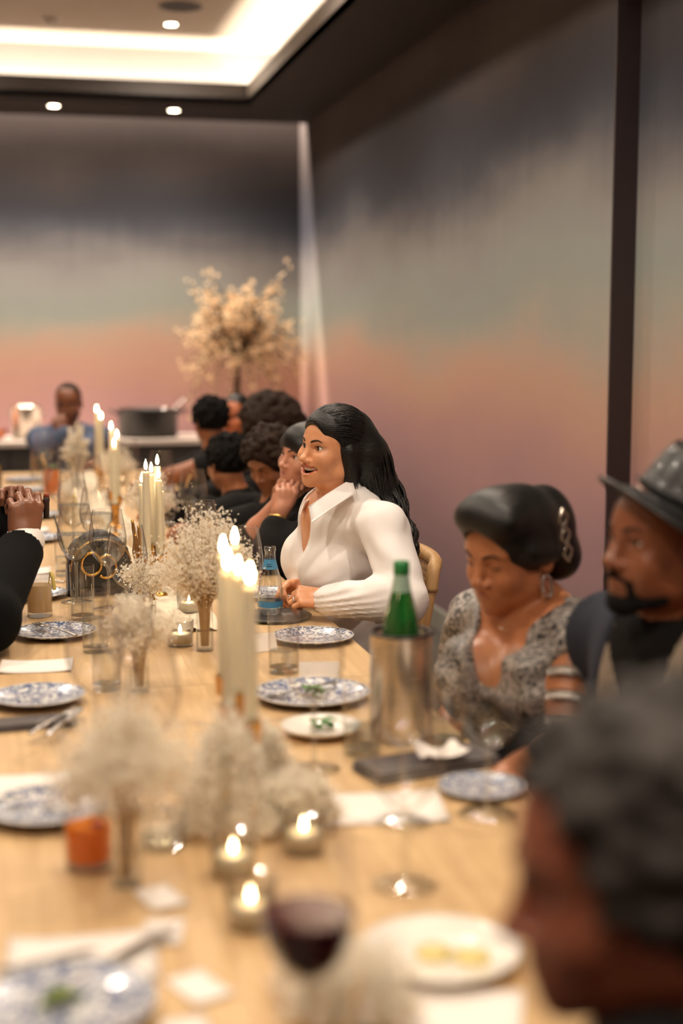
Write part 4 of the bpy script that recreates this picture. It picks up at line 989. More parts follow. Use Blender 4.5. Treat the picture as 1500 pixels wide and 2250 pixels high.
def head_prims(o):
    """a face in head space: x right, y forward, z up, eyes at z=0, crown +0.107, chin -0.108"""
    P = []
    E_ = lambda c, r, k, op='+', R=None: P.append(('e', c, r if not np.isscalar(r) else (r, r, r), R, k, op))
    C_ = lambda a, b, ra, rb, k, op='+': P.append(('c', a, b, ra, rb, k, op))
    jw = o.get('jaw', 1.0); nw = o.get('nose', 1.0); sm = o.get('smile', 0.0)
    E_((0, -0.012, 0.030), (0.071, 0.089, 0.078), 0.001)
    E_((0, 0.028, -0.018), (0.058*jw, 0.058, 0.074), 0.03)
    E_((0, 0.034, -0.068), (0.047*jw, 0.046, 0.038), 0.03)
    E_((0, 0.040, 0.036), (0.055, 0.044, 0.048), 0.03)
    for s in (-1, 1):
        E_((s*0.045*jw, 0.002, -0.058), 0.021, 0.03)
        E_((s*(0.038+0.002*sm), 0.058+0.004*sm, -0.034+0.006*sm), 0.020+0.003*sm, 0.022)
    E_((0, 0.070, -0.096), (0.019*jw, 0.015, 0.014), 0.022)
    for s in (-1, 1): E_((s*0.031, 0.094, -0.003), (0.018, 0.013, 0.0115), 0.013, '-')
    for s in (-1, 1): C_((s*0.012, 0.082, 0.0155), (s*0.042, 0.066, 0.019), 0.0085, 0.0075, 0.012)
    C_((0, 0.080, 0.010), (0, 0.0975, -0.030), 0.0075, 0.0085*nw, 0.011)
    E_((0, 0.1015, -0.0355), (0.0105*nw, 0.0105, 0.0095), 0.007)
    for s in (-1, 1):
        E_((s*0.0125*nw, 0.0905, -0.0385), (0.0075*nw, 0.0095, 0.0070), 0.006)
        E_((s*0.0065*nw, 0.0985, -0.0445), (0.0034*nw, 0.005, 0.003), 0.002, '-')
    for s in (-1, 1):
        E_((s*0.031, 0.0668, -0.001), 0.0148, 0.006)
        if not o.get('closed'):
            a = -s*0.10; R = np.array(Matrix.Rotation(a, 3, 'Y'))
            E_((s*0.0312, 0.084, -0.0012), (0.0150, 0.0165, o.get('lid', 0.0066)), 0.0010, '-', R)
    E_((0, 0.060, -0.064), (0.030, 0.028, 0.028), 0.020)
    if o.get('open'):
        E_((0, 0.088, -0.0650), (0.0290, 0.026, 0.0115), 0.002, '-')
        for s in (-1, 1): E_((s*0.024, 0.080, -0.0590), (0.0125, 0.028, 0.0075), 0.003, '-')
        up = [(-0.0370, 0.0620, -0.0500), (-0.018, 0.0820, -0.0530), (-0.005, 0.0895, -0.0520), (0, 0.0890, -0.0530), (0.005, 0.0895, -0.0520), (0.018, 0.0820, -0.0530), (0.0370, 0.0620, -0.0500)]
        lo = [(-0.0368, 0.0615, -0.0510), (-0.027, 0.0725, -0.0655), (-0.013, 0.0825, -0.0765), (0, 0.0855, -0.0790), (0.013, 0.0825, -0.0765), (0.027, 0.0725, -0.0655), (0.0368, 0.0615, -0.0510)]
    else:
        up = [(-0.024, 0.077, -0.0635+0.003*sm), (-0.012, 0.0845, -0.061), (-0.004, 0.0885, -0.0595), (0, 0.0880, -0.0605), (0.004, 0.0885, -0.0595), (0.012, 0.0845, -0.061), (0.024, 0.077, -0.0635+0.003*sm)]
        lo = [(-0.022, 0.077, -0.0655+0.002*sm), (-0.012, 0.0835, -0.0685), (0, 0.0868, -0.0700), (0.012, 0.0835, -0.0685), (0.022, 0.077, -0.0655+0.002*sm)]
    for L_, r in ((up, 0.0038), (lo, 0.0052)):
        for i in range(len(L_)-1): C_(L_[i], L_[i+1], r*(0.55 if i == 0 else 1), r*(0.55 if i == len(L_)-2 else 1), 0.0035)
    if not o.get('open'): C_((-0.022, 0.088, -0.0647+0.002*sm), (0.022, 0.088, -0.0647+0.002*sm), 0.0012, 0.0012, 0.001, '-')
    if o.get('ears', True):
        for s in (-1, 1):
            R = np.array(Matrix.Rotation(s*0.35, 3, 'Z') @ Matrix.Rotation(-0.25, 3, 'X'))
            E_((s*0.0725, -0.012, -0.010), (0.0075, 0.018, 0.031), 0.006, '+', R)
            E_((s*0.0785, -0.008, -0.008), (0.006, 0.010, 0.018), 0.004, '-', R)
    if o.get('brow_beard'): pass
    return P, up, lo
def place_prims(P, c, R, s):
    out = []
    for p in P:
        if p[0] == 'e':
            RR = R if p[3] is None else R @ p[3]
            out.append(('e', c+R @ (np.array(p[1])*s), np.array(p[2])*s, RR, p[4]*s, p[5]))
        else: out.append(('c', c+R @ (np.array(p[1])*s), c+R @ (np.array(p[2])*s), p[3]*s, p[4]*s, p[5]*s, p[6]))
    return out
def hand_prims(W, D, N, T, curl, s=1.0, thumb=(0.5, 0.75, 0.35), tcurl=0.5, spread=0.05):
    """W wrist, D along the hand, N where the palm faces, T thumb side; curl = bend per finger (radians per joint, index first)"""
    D, T = nrm(D), np.asarray(T, float); T = nrm(T-D*(T@D)); N = np.cross(D, T) if np.cross(D, T)@np.asarray(N) > 0 else np.cross(T, D)
    P = []; tips = []
    base = [W+D*0.082*s+T*(0.0285-0.019*i)*s-N*0.002*(1-abs(i-1.4)*0.4)*s-D*(0.006*(i-1)**2*0.5)*s for i in range(4)]
    P.append(('e', W+D*0.045*s+T*0.0*s, (0.046*s, 0.036*s, 0.015*s), np.stack([D, T, N], 1), 0.012*s))
    for b in base: P.append(('c', W+D*0.012*s+T*((b-W)@T)*0.5, b, 0.0155*s, 0.0108*s, 0.010*s))
    P.append(('c', W-D*0.03*s, W+D*0.02*s, 0.0245*s, 0.0235*s, 0.02*s))
    L_ = [0.072, 0.080, 0.074, 0.058]
    for i in range(4):
        p = base[i]; d = nrm(D+T*spread*(1.5-i)); ang = 0.0; c = curl[i]; c = (c, c, c*0.7) if np.isscalar(c) else c
        for j, (fr, r0, r1) in enumerate(((0.45, 0.0098, 0.0086), (0.31, 0.0086, 0.0078), (0.24, 0.0078, 0.0066))):
            ang += c[j]; dd = nrm(d*math.cos(ang)+N*math.sin(ang)); q = p+dd*L_[i]*fr*s
            k_ = 0.88 if i == 3 else 1.0
            P.append(('c', p, q, r0*s*k_, r1*s*k_, 0.0035*s)); p = q
        tips.append((p, dd, nrm(-N*math.cos(ang)+d*math.sin(ang))))
    tb = W+D*0.022*s+T*0.020*s+N*0.006*s; td = nrm(D*thumb[0]+T*thumb[1]+N*thumb[2]); p = tb
    P.append(('c', W+D*0.015*s, tb+td*0.03*s, 0.018*s, 0.0135*s, 0.014*s))
    for j, (ln, r0, r1) in enumerate(((0.042, 0.0135, 0.0108), (0.033, 0.0105, 0.0095), (0.026, 0.0095, 0.0075))):
        if j: td = nrm(td+(D*0.6+N*0.35-T*0.5)*tcurl)
        q = p+td*ln*s; P.append(('c', p, q, r0*s, r1*s, 0.005*s)); p = q
    tips.append((p, td, nrm(T)))
    return P, tips

def torso(o):
    Pv, Nb = np.asarray(o['pelvis'], float), np.asarray(o['neck'], float); t = nrm(Nb-Pv); L_ = np.linalg.norm(Nb-Pv)
    f = np.asarray(o['face'], float); f = nrm(f-t*(f@t)); r = np.cross(f, t); R = np.stack([r, f, t], 1); w = o.get('w', 1.0)
    at = lambda u: Pv+t*L_*u
    P = [('e', at(0.70), (0.142*w, 0.100*w, 0.165), R, 0.01), ('e', at(0.38), (0.118*w, 0.098*w, 0.17), R, 0.06), ('e', at(0.02), (0.165*w, 0.125*w, 0.14), R, 0.06),
         ('e', at(0.88), (0.12*w, 0.075*w, 0.08), R, 0.04)]
    for s in ('sl', 'sr'):
        if s in o: P.append(('c', at(0.93), o[s], 0.062*w, 0.054*w, 0.045))
    b = o.get('bust')
    if b:
        for s in (-1, 1): P.append(('e', at(0.66)+f*0.085+r*s*0.068, (b, b*1.05, b*1.02), R, 0.035))
    if 'chest' in o: P.append(('e', at(0.86)+f*o['chest'], (0.105, 0.070, 0.095), R, 0.04))
    return P, R, at
def arm(o, side, r=(0.050, 0.040, 0.026)):
    S, E_, W = (np.asarray(o[side[0]], float), np.asarray(o[side[1]], float), np.asarray(o[side[2]], float))
    w = o.get('aw', 1.0)
    m = E_+(W-E_)*0.3
    return [('c', S, E_, r[0]*w, r[1]*w, 0.03)], [('c', E_, m, r[1]*w, r[1]*w*1.0, 0.02), ('c', m, W, r[1]*w, r[2]*w, 0.02)]
def bounds(ps, m):
    lo = np.full(3, 9e9); hi = -lo
    for p in ps:
        if p[-1] == '-': continue
        if p[0] == 'c': q = [np.asarray(p[1])-max(p[3], p[4]), np.asarray(p[2])-max(p[3], p[4]), np.asarray(p[1])+max(p[3], p[4]), np.asarray(p[2])+max(p[3], p[4])]
        else:
            R = np.eye(3) if p[3] is None else p[3]; ext = np.sqrt(((np.asarray(R)*np.asarray(p[2]))**2).sum(1)); q = [np.asarray(p[1])-ext, np.asarray(p[1])+ext]
        lo = np.minimum(lo, np.min(q, 0)); hi = np.maximum(hi, np.max(q, 0))
    return lo-m, hi+m
def sdf_mesh(ps, h, infl=0.0, fine=None, hf=None, cuts=(), warp=None):
    lo, hi = bounds(ps, 0.03+infl); F_ = Field(lo, hi, h, fine, hf); F_.all(ps, infl)
    for c in cuts: F_.put(c)
    if warp is not None: F_.D += warp(F_.ax[0][:, None, None], F_.ax[1][None, :, None], F_.ax[2][None, None, :]).astype(np.float32)
    return F_.mesh()

def make_person(o, label, group=None):
    root = np.array([o['pelvis'][0], o['pelvis'][1], 0.0])
    t = thing('person', label, 'person', root, 0, group)
    hs = o.get('hs', 1.0); hc = np.asarray(o['head'], float); HR = o['HR']
    hp, up, lo_ = head_prims(o); hp = place_prims(hp, hc, HR, hs)
    tp, TR, at = torso(o)
    skin = []
    infl_body = -0.010
    body = [p if p[0] == 'e' else p for p in tp]
    def shrink(p, d): return ('c', p[1], p[2], max(p[3]+d, 0.006), max(p[4]+d, 0.006))+tuple(p[5:]) if p[0] == 'c' else ('e', p[1], tuple(np.asarray(p[2])+d), p[3])+tuple(p[4:])
    skin += [shrink(p, infl_body if not o.get('bare_chest') else -0.001) for p in tp]
    nr = o.get('neck_r', 0.050)
    nk = hc+HR @ (np.array([0, -0.022, -0.055])*hs)
    skin.append(('c', nk, at(0.97), nr*0.95*hs, nr*1.12, 0.03))
    for sd in (('sl', 'el', 'wl'), ('sr', 'er', 'wr')):
        if sd[0] in o:
            a, b = arm(o, sd); ba = o.get('bare', ())
            skin += [shrink(p, 0 if 'u'+sd[0][1] in ba else -0.008) for p in a]+[shrink(p, 0 if 'f'+sd[0][1] in ba else -0.003) for p in b]
    skin += hp
    res = o.get('res', 0.012); hres = o.get('hres', 0.0035)
    lo = hc-0.15*hs; hi = hc+0.15*hs
    V, F = sdf_mesh(skin, res, fine=(lo, hi), hf=hres)
    tips_all = []
    for key in ('hl', 'hr'):
        if key in o:
            P, tips = hand_prims(**o[key]); Vh, Fh = sdf_mesh(P, o.get('handres', 0.0035)); F = np.concatenate([F, Fh+len(V)]); V = np.concatenate([V, Vh]); tips_all.append((key, tips))
    # colours of the skin itself: base tone, lips, brows' ground, mouth inside
    base = np.array(o['skin'][:3]); T_ = np.tile(base, (len(V), 1))
    q = ((V-hc) @ HR)/hs
    def near(L_, r):
        d = np.full(len(V), 9.0); L_ = np.array(L_)
        for i in range(len(L_)-1):
            a, b = L_[i], L_[i+1]; u = np.clip(((q-a) @ (b-a))/((b-a)@(b-a)), 0, 1); d = np.minimum(d, np.linalg.norm(q-a-u[:, None]*(b-a), axis=1))
        return np.clip(1-(d-r)/0.0015, 0, 1)
    hd = np.linalg.norm(q, axis=1) < 0.16
    lip = np.maximum(near(up, 0.0048), near(lo_, 0.0055))*hd; lc = np.array(o.get('lips', tuple(base*np.array((0.85, 0.55, 0.55))))[:3])
    T_ += (lc-T_)*lip[:, None]
    if o.get('open'):
        ins = (np.abs(q[:, 0]) < 0.034) & (q[:, 2] < -0.051) & (q[:, 2] > -0.081) & (q[:, 1] < 0.0795-11*q[:, 0]**2) & (q[:, 1] > 0.045) & hd
        T_[ins] = (0.07, 0.012, 0.012)
    if o.get('blush'):
        for s in (-1, 1):
            d = np.linalg.norm((q-np.array([s*0.046, 0.055, -0.026]))/np.array([0.024, 0.03, 0.015]), axis=1); T_ += (np.array(o['blush'])-T_)*(np.clip(1-d, 0, 1)*0.55)[:, None]
            d = np.linalg.norm((q-np.array([s*0.036, 0.072, 0.003]))/np.array([0.019, 0.02, 0.0085]), axis=1); T_ += (np.array((0.10, 0.05, 0.035))-T_)*(np.clip(1.3-d, 0, 1)*0.75*(d < 1.3))[:, None]
    if o.get('stubble'):
        d = np.linalg.norm((q-np.array([0, 0.055, -0.085]))/np.array([0.06, 0.06, 0.036]), axis=1); T_ += (base*0.35-T_)*(np.clip(1.15-d, 0, 1)**0.5*0.8*(d < 1.15))[:, None]*(1-lip)[:, None]
    bo = obj('body', vf(V-root, F), M_SKIN, t, tint=T_)
    W_ = lambda p: hc+HR @ (np.asarray(p)*hs)-root
    if not o.get('closed'):
        gz = o.get('gaze'); 
        for s in (-1, 1):
            e = obj('eye', ball((0, 0, 0), 1.0, seg=20, rings=14), eye_mat((0.045, 0.022, 0.012, 1)), t)
            R = HR if gz is None else gz
            M = Matrix(np.array(R).tolist()).to_4x4(); M.translation = Vector(W_((s*0.031, 0.0668, -0.001))); e.matrix_basis = M @ Matrix.Scale(0.0137*hs, 4)
            lh = o.get('lid', 0.0066); up_l = [(s*(0.0312-0.0138*math.cos(a)), 0.0668+0.0150*math.sqrt(max(0.03, 1-(math.cos(a)*0.92)**2-(lh/0.0148*math.sin(a))**2)), -0.0012+lh*math.sin(a)-0.0012*math.cos(a)) for a in np.linspace(0.05, PI-0.05, 11)]
            obj('eyelashes', tube([W_(p) for p in up_l], [0.0004+0.0009*hs*math.sin(PI*min(1, (i+3)/12)) for i in range(11)], 5), M_LASH, t)
    if o.get('closed'):
        for s in (-1, 1):
            lc_ = [(s*(0.0312-0.0125*math.cos(a)), 0.0668+0.0152*math.sqrt(max(0.03, 1-(math.cos(a)*0.82)**2-(0.33*math.sin(a))**2)), -0.002-0.0045*math.sin(a)) for a in np.linspace(0.05, PI-0.05, 9)]
            obj('eyelashes', tube([W_(p) for p in lc_], 0.0011*hs, 5), M_LASH, t)
    for s in (-1, 1):
        br = [(s*0.013, 0.0888, 0.0135), (s*0.022, 0.0872, 0.0185), (s*0.034, 0.0800, 0.0215), (s*0.046, 0.0675, 0.0165)]
        br = spline(br, 9); br = [(p[0], max([y for y in q[hd & (np.abs(q[:, 0]-p[0]) < 0.004) & (np.abs(q[:, 2]-p[2]) < 0.004), 1]]+[0.05])-0.0004, p[2]) for p in br]; obj('eyebrow', tube([W_(p) for p in br], [0.0020*hs, 0.0026*hs, 0.0027*hs, 0.0026*hs, 0.0024*hs, 0.0021*hs, 0.0017*hs, 0.0012*hs, 0.0006*hs], 6), M_BROW, t)
    if o.get('open'):
        g = G()
        for i in range(-6, 6):
            x0, x1 = i*0.0054+0.0002, (i+1)*0.0054-0.0002; xm = (x0+x1)/2; hgt = 0.0125-6.5*xm*xm
            yy = lambda x: 0.0835-15*x*x
            zt = -0.0530+3*xm*xm
            v = [W_((x, yy(x)+d, z)) for d in (-0.003, 0.0) for (x, z) in ((x0, zt), (x1, zt), (x1-0.0003, zt-hgt), (x0+0.0003, zt-hgt))]
            g.add(v, [(0, 1, 2, 3), (7, 6, 5, 4), (0, 4, 5, 1), (1, 5, 6, 2), (2, 6, 7, 3), (3, 7, 4, 0)])
        obj('teeth', g, M_TEETH, t)
    if o.get('nails'):
        for key, tips in tips_all:
            s_ = o[key].get('s', 1.0)
            for p, d, n in tips:
                x = nrm(np.cross(d, n)); obj('nail', ball(p-root+n*0.0052*s_+d*0.002, (0.0045*s_, 0.0062*s_, 0.0016*s_), R=np.stack([x, d, n], 1), seg=10, rings=6), M_NAIL, t)
    return t, root, tp, TR, at

def garment(t, root, name, ps, m, h=0.009, infl=0.006, cuts=(), warp=None, label=None):
    V, F = sdf_mesh(ps, h, infl, cuts=cuts, warp=warp); o = obj(name, vf(V-root, F), m, t)
    if label: o['label'] = label
    return o
def legs(o, t, root, m, name='trousers', shoe=M_LEATHER, span=0.09):
    Pv = np.asarray(o['pelvis'], float); f = nrm(np.array([o['seatdir'][0], o['seatdir'][1], 0])); r = np.cross(f, (0, 0, 1)); ps = []
    for s in (-1, 1):
        hip = Pv+r*s*span+(0, 0, -0.02); kn = hip+f*0.40; kn[2] = 0.50; an = kn+f*0.02+r*s*0.01; an[2] = 0.09
        ps += [('c', hip, kn, 0.085, 0.062, 0.03), ('c', kn, an, 0.058, 0.042, 0.02)]
        obj('shoe', vf(*sdf_mesh([('e', an+f*0.05+(0, 0, -0.055), (0.05, 0.125, 0.034), np.stack([r, f, np.array([0, 0, 1.0])], 1), 0.01), ('c', an+(0, 0, -0.05), an+(0, 0, 0.0), 0.04, 0.043, 0.02)], 0.012)), shoe, t).location = -Vector(root)
    garment(t, root, name, ps+[('e', Pv, (0.15, 0.13, 0.11), None, 0.05)], m, 0.016, 0.0)
def cap_hair(o, t, root, m, extra=(), cuts=(), lumps=0, lr=0.012, off=0.010, face_cut=True, h=0.005, seed=1, name='hair', lump_lo=-0.03, lumpbox=None):
    hc, HR, hs = np.asarray(o['head'], float), o['HR'], o.get('hs', 1.0); P = [('e', (0, -0.014, 0.032), (0.071+off, 0.089+off, 0.078+off), None, 0.001, '+')]
    P += list(extra); rg = np.random.default_rng(seed)
    for i in range(lumps):
        d = nrm(rg.normal(0, 1, 3)); p = np.array([0, -0.014, 0.032])+d*np.array((0.071+off, 0.089+off, 0.078+off))*rg.uniform(0.93, 1.07)
        if lumpbox: p = np.array(lumpbox[0])+d*np.array(lumpbox[1])*rg.uniform(0.9, 1.08)
        if p[2] < lump_lo or (p[1] > 0.055 and p[2] < 0.055): continue
        P.append(('e', tuple(p), (lr*rg.uniform(0.7, 1.2),)*3, None, lr*0.35, '+'))
    if face_cut: P += [('e', (0, 0.085, -0.035), (0.066, 0.062, 0.092), None, 0.006, '-'), ('e', (0, 0.02, -0.12), (0.10, 0.10, 0.085), None, 0.01, '-')]
    P += [c if len(c) > 5 else c for c in cuts]
    V, F = sdf_mesh(place_prims(P, hc, HR, hs), h); ho = obj(name, vf((V-hc) @ HR, F), m, t); align(ho, HR, hc-root); return ho

def align(ho, R, loc):
    M = Matrix(np.asarray(R).tolist()).to_4x4(); M.translation = Vector(loc); ho.matrix_basis = M

# ---- chair: bent-ash frame, cane back, upholstered seat
def chair():
    t = thing('dining_chair', '', 'chair')
    obj('seat', box(-0.235, 0.235, -0.22, 0.22, 0.43, 0.475, bev=0.012), mat('beige_seat_fabric', srgb(170, 152, 128), 0.9, var=0.1, vscale=80, bump=0.15, bscale=300), t)
    obj('seat_rail', box(-0.225, 0.225, -0.21, 0.21, 0.385, 0.43, bev=0.006), M_CHAIRWOOD, t)
    for sx in (-1, 1):
        obj('front_leg', tube([(sx*0.205, 0.19, 0.0), (sx*0.205, 0.19, 0.40)], [0.014, 0.018], 10), M_CHAIRWOOD, t)
        obj('back_leg', tube(spline([(sx*0.20, -0.25, 0.0), (sx*0.205, -0.20, 0.40), (sx*0.215, -0.225, 0.65), (sx*0.205, -0.262, 0.84)], 14), [0.013]*4+[0.018]*10, 10), M_CHAIRWOOD, t)
    obj('top_rail', tube(spline([(-0.212, -0.255, 0.80), (-0.200, -0.265, 0.855), (-0.15, -0.285, 0.873), (0, -0.30, 0.876), (0.15, -0.285, 0.873), (0.200, -0.265, 0.855), (0.212, -0.255, 0.80)], 26), 0.019, 10), M_CHAIRWOOD, t)
    obj('lower_rail', tube(spline([(-0.212, -0.21, 0.56), (0, -0.245, 0.56), (0.212, -0.21, 0.56)], 12), 0.012, 8), M_CHAIRWOOD, t)
    g = G()
    def bk(u, v): x = (u-0.5)*0.40; return np.array((x, -0.215-0.045*v-(0.04)*(1-(2*u-1)**2), 0.565+0.295*v))
    for k in range(27):
        u = (k+0.5)/27; tube([bk(u, v) for v in np.linspace(0, 1, 6)], 0.0016, 4, g)
    for k in range(19):
        v = (k+0.5)/19; tube([bk(u, v)+(0, 0.001, 0) for u in np.linspace(0, 1, 8)], 0.0016, 4, g)
    for k in range(-10, 27, 2):
        for sgn in (1, -1):
            q = [bk(u, v) for u, v in ((min(max((k+0.5)/27+0.62*s*1.0, 0), 1) if sgn > 0 else min(max(1-((k+0.5)/27+0.62*s), 0), 1), s) for s in np.linspace(0, 1, 7)) if 0.001 < u < 0.999]
            if len(q) > 1: tube(q, 0.0014, 4, g)
    o = obj('cane_panel', g, mat('natural_cane', srgb(206, 168, 116), 0.6, var=0.15, vscale=50), t); o['kind'] = 'stuff'
    return t
def seat(x, y, label, ang):
    return put(('chair',), chair, x, y, label, ang, 0.0, 'ash dining chairs')

# ================================================================ THE GUESTS
A_ = np.array
# ---------- woman in white (the sharp centre of the picture)
SK1 = srgb(222, 158, 116)
HRw = head_R(206, 7, 5)
o = dict(pelvis=(0.96, 3.86, 0.53), neck=(0.881, 3.776, 1.055), head=(0.850, 3.758, 1.184), HR=HRw, face=(-0.985, -0.17, 0), seatdir=(-1, 0), w=0.98, bust=0.082, hs=0.98, chest=0.055,
         sl=(0.945, 3.587, 0.989), el=(0.966, 3.447, 0.819), wl=(0.793, 3.558, 0.807), sr=(0.908, 3.906, 0.988), er=(0.932, 3.959, 0.793), wr=(0.782, 3.808, 0.800),
         skin=SK1, lips=srgb(186, 98, 80), blush=srgb(214, 128, 100)[:3], open=True, smile=1.0, bare_chest=True, hres=0.0017, handres=0.0022, res=0.010, lid=0.0072, nails=True, ears=True, jaw=1.02,
         gaze=head_R(196, 6),
         hl=dict(W=(0.791, 3.569, 0.806), D=(-0.93, 0.28, 0.10), N=(-0.2, 0.1, -1), T=(0.25, 0.8, 0.55), curl=[(0.9, 1.15, 0.7), (0.85, 1.2, 0.7), (0.75, 1.15, 0.7), (0.6, 1.05, 0.6)], s=0.92, thumb=(0.65, 0.35, 0.5), tcurl=0.5),
         hr=dict(W=(0.782, 3.808, 0.800), D=(-0.85, -0.35, 0.05), N=(0, 0, -1), T=(0.1, -0.75, 0.5), curl=[(0.6, 0.9, 0.6), (0.75, 1.0, 0.6), (0.85, 1.0, 0.6), (0.9, 1.0, 0.6)], s=0.92, thumb=(0.65, 0.35, 0.5), tcurl=0.5))
t, root, tp, TR, at = make_person(o, 'smiling woman with long black wavy hair in a fitted white blouse')
r_, f_, u_ = TR[:, 0], TR[:, 1], TR[:, 2]
aL = arm(o, ('sl', 'el', 'wl'), (0.056, 0.050, 0.036)); aR = arm(o, ('sr', 'er', 'wr'), (0.056, 0.050, 0.036))
sl = aL[0]+aL[1]+aR[0]+aR[1]
def folds(X, Y, Z):
    a = 0.0022*np.sin(55*(0.6*X+0.9*Z)+3*np.sin(13*Y+7*X))+0.0014*np.sin(95*(Z-0.5*X)+4*np.sin(17*Y))
    e = np.exp(-((X-0.90)**2+(Y-3.55)**2*2+(Z-0.80)**2*6)/0.02)              # gathers along the forearm sleeve
    k = np.exp(-((X-0.99)**2+(Y-3.58)**2+(Z-0.86)**2)/0.012)                  # creases inside the elbow
    m = np.exp(-((X-0.90)**2+(Y-3.66)**2+(Z-0.98)**2)/0.006)                  # pull lines at the armhole
    return a*0.55+e*0.0075*np.sin(95*X+26*np.sin(20*Z)+40*(Z-0.8))+k*0.010*np.sin(80*(X*0.5+Z)+6*np.sin(15*Y))+m*0.005*np.sin(75*(Z+0.55*X)+4*np.sin(14*Y))
garment(t, root, 'blouse', tp+sl+[('c', at(0.30), at(0.06), 0.125, 0.155, 0.05)], M_WHITE, 0.0055, 0.007,
        cuts=[('c', at(1.0)+f_*0.085, at(0.64)+f_*0.20, 0.050, 0.020, 0.006, '-'), ('e', at(1.05), (0.064, 0.060, 0.06), TR, 0.01, '-')], warp=folds)
legs(o, t, root, M_WHITE)
def quad(P, n=8, bulge=0.0, bd=(0, 0, 0), th=0.003):
    P = [np.asarray(p, float) for p in P]; bd = np.asarray(bd, float)
    return sheet(lambda u, v: (P[0]*(1-u)+P[1]*u)*(1-v)+(P[3]*(1-u)+P[2]*u)*v+bd*bulge*math.sin(PI*u)*math.sin(PI*(0.15+0.7*v))-root, n, n, th)
# collar leaves: neck side, then falling to the points
obj('collar', quad([(0.888, 3.708, 1.106), (0.751, 3.619, 1.046), (0.753, 3.592, 1.006), (0.882, 3.633, 1.077)], bulge=0.012, bd=(-0.2, -0.9, 0.3)), M_WHITE, t)
obj('collar', quad([(0.830, 3.829, 1.058), (0.768, 3.759, 1.040), (0.750, 3.738, 1.008), (0.770, 3.796, 1.015)], bulge=0.006, bd=(-0.5, -0.5, 0.3)), M_WHITE, t)
obj('collar_stand', quad([(0.888, 3.708, 1.106), (0.915, 3.824, 1.095), (0.936, 3.814, 1.053), (0.908, 3.698, 1.066)], bulge=0.02, bd=(1, 0, 0.2)), M_WHITE, t)
# ring, earring
hl = hand_prims(**o['hl'])[0]
rp = [p for p in hl if p[0] == 'c'][5+6]
a_, b_ = np.asarray(rp[1]), np.asarray(rp[2]); c_ = a_+(b_-a_)*0.45; d, x, y = frame(b_-a_)
obj('ring', tube([c_+0.0098*(math.cos(q)*x+math.sin(q)*y)-root for q in np.linspace(0, 2*PI, 19)], 0.0022, 6), M_SILVER, t)
obj('earring', ball(np.asarray(o['head'])+HRw @ A_([-0.078, 0.002, -0.042])-root, 0.0048), M_GOLD, t)
# hair: smooth cap swept back, long mass down the back, then strands with loose curls at the ends
hc = np.asarray(o['head']); HS = 0.98
Hl = lambda p: hc+HRw @ (np.asarray(p, float)*HS)
spine = [Hl((0, -0.055, 0.04)), (0.942, 3.755, 1.166), (0.976, 3.758, 1.087), (1.001, 3.732, 1.010), (1.019, 3.698, 0.939), (1.028, 3.679, 0.888)]
hp = place_prims([('e', (0, -0.016, 0.036), (0.080, 0.096, 0.083), None, 0.001, '+'), ('e', (0, 0.028, 0.056), (0.067, 0.064, 0.054), None, 0.02, '+'), ('e', (0, -0.055, -0.01), (0.074, 0.058, 0.080), None, 0.03, '+'), ('c', (-0.070, 0.0, 0.0), (-0.072, -0.02, -0.075), 0.022, 0.022, 0.02, '+'), ('c', (0.070, 0.0, 0.0), (0.072, -0.02, -0.075), 0.022, 0.022, 0.02, '+'),
                  ('e', (0, 0.117, -0.030), (0.071, 0.080, 0.100), None, 0.005, '-'), ('e', (0, 0.064, -0.10), (0.10, 0.055, 0.09), None, 0.01, '-')], hc, HRw, HS)
hp += [('c', spine[i], spine[i+1], [0.066, 0.056, 0.048, 0.040, 0.028][i], [0.056, 0.048, 0.040, 0.028, 0.010][i], 0.03) for i in range(5)]
V, F = sdf_mesh(hp, 0.005); ho = obj('hair', vf((V-hc) @ HRw, F), M_HAIR, t); align(ho, HRw, hc-root)
rg = np.random.default_rng(5); gh = G()
sp = spline(spine, 24)[4:]; tz, sa_, sb_ = frame(sp[-1]-sp[0], (0, 1, 0))
CE, RE = A_([0, -0.008, 0.042]), A_([0.0815, 0.0985, 0.0835])
for k in range(520):                                                          # sleek combed strands over the crown
    sd_ = 1 if rg.random() < 0.4 else -1; w_ = rg.uniform(0, 1)
    line = spline([(sd_*0.004+0.010, 0.078, 0.088), (sd_*0.035, 0.070, 0.070), (sd_*0.060, 0.048, 0.040), (sd_*0.072, 0.022, 0.000), (sd_*0.074, 0.006, -0.040)], 40)[int(w_*39)]
    st = line+A_([0, -rg.uniform(0, 0.10) if rg.random() < 0.5 else 0, 0]); d0 = nrm((st-CE)/RE); d1 = nrm(A_([sd_*rg.uniform(0.0, 0.85), -1, -0.25-0.35*w_]))
    pts = []
    for u in np.linspace(0, 1, 7): d_ = nrm(d0*(1-u)+d1*u+A_([0, 0, 0.28*math.sin(PI*u)*(1-w_)])); pts.append(Hl(CE+RE*d_*(rg.uniform(0.995, 1.02)-0.05*u**4)))
    q = spline(pts, 24); n = len(q); tube(q-root, [0.0015*min(1, (i+2)/6)*min(1, (n-i)/5)+0.0003 for i in range(n)], 4, gh, caps=False)
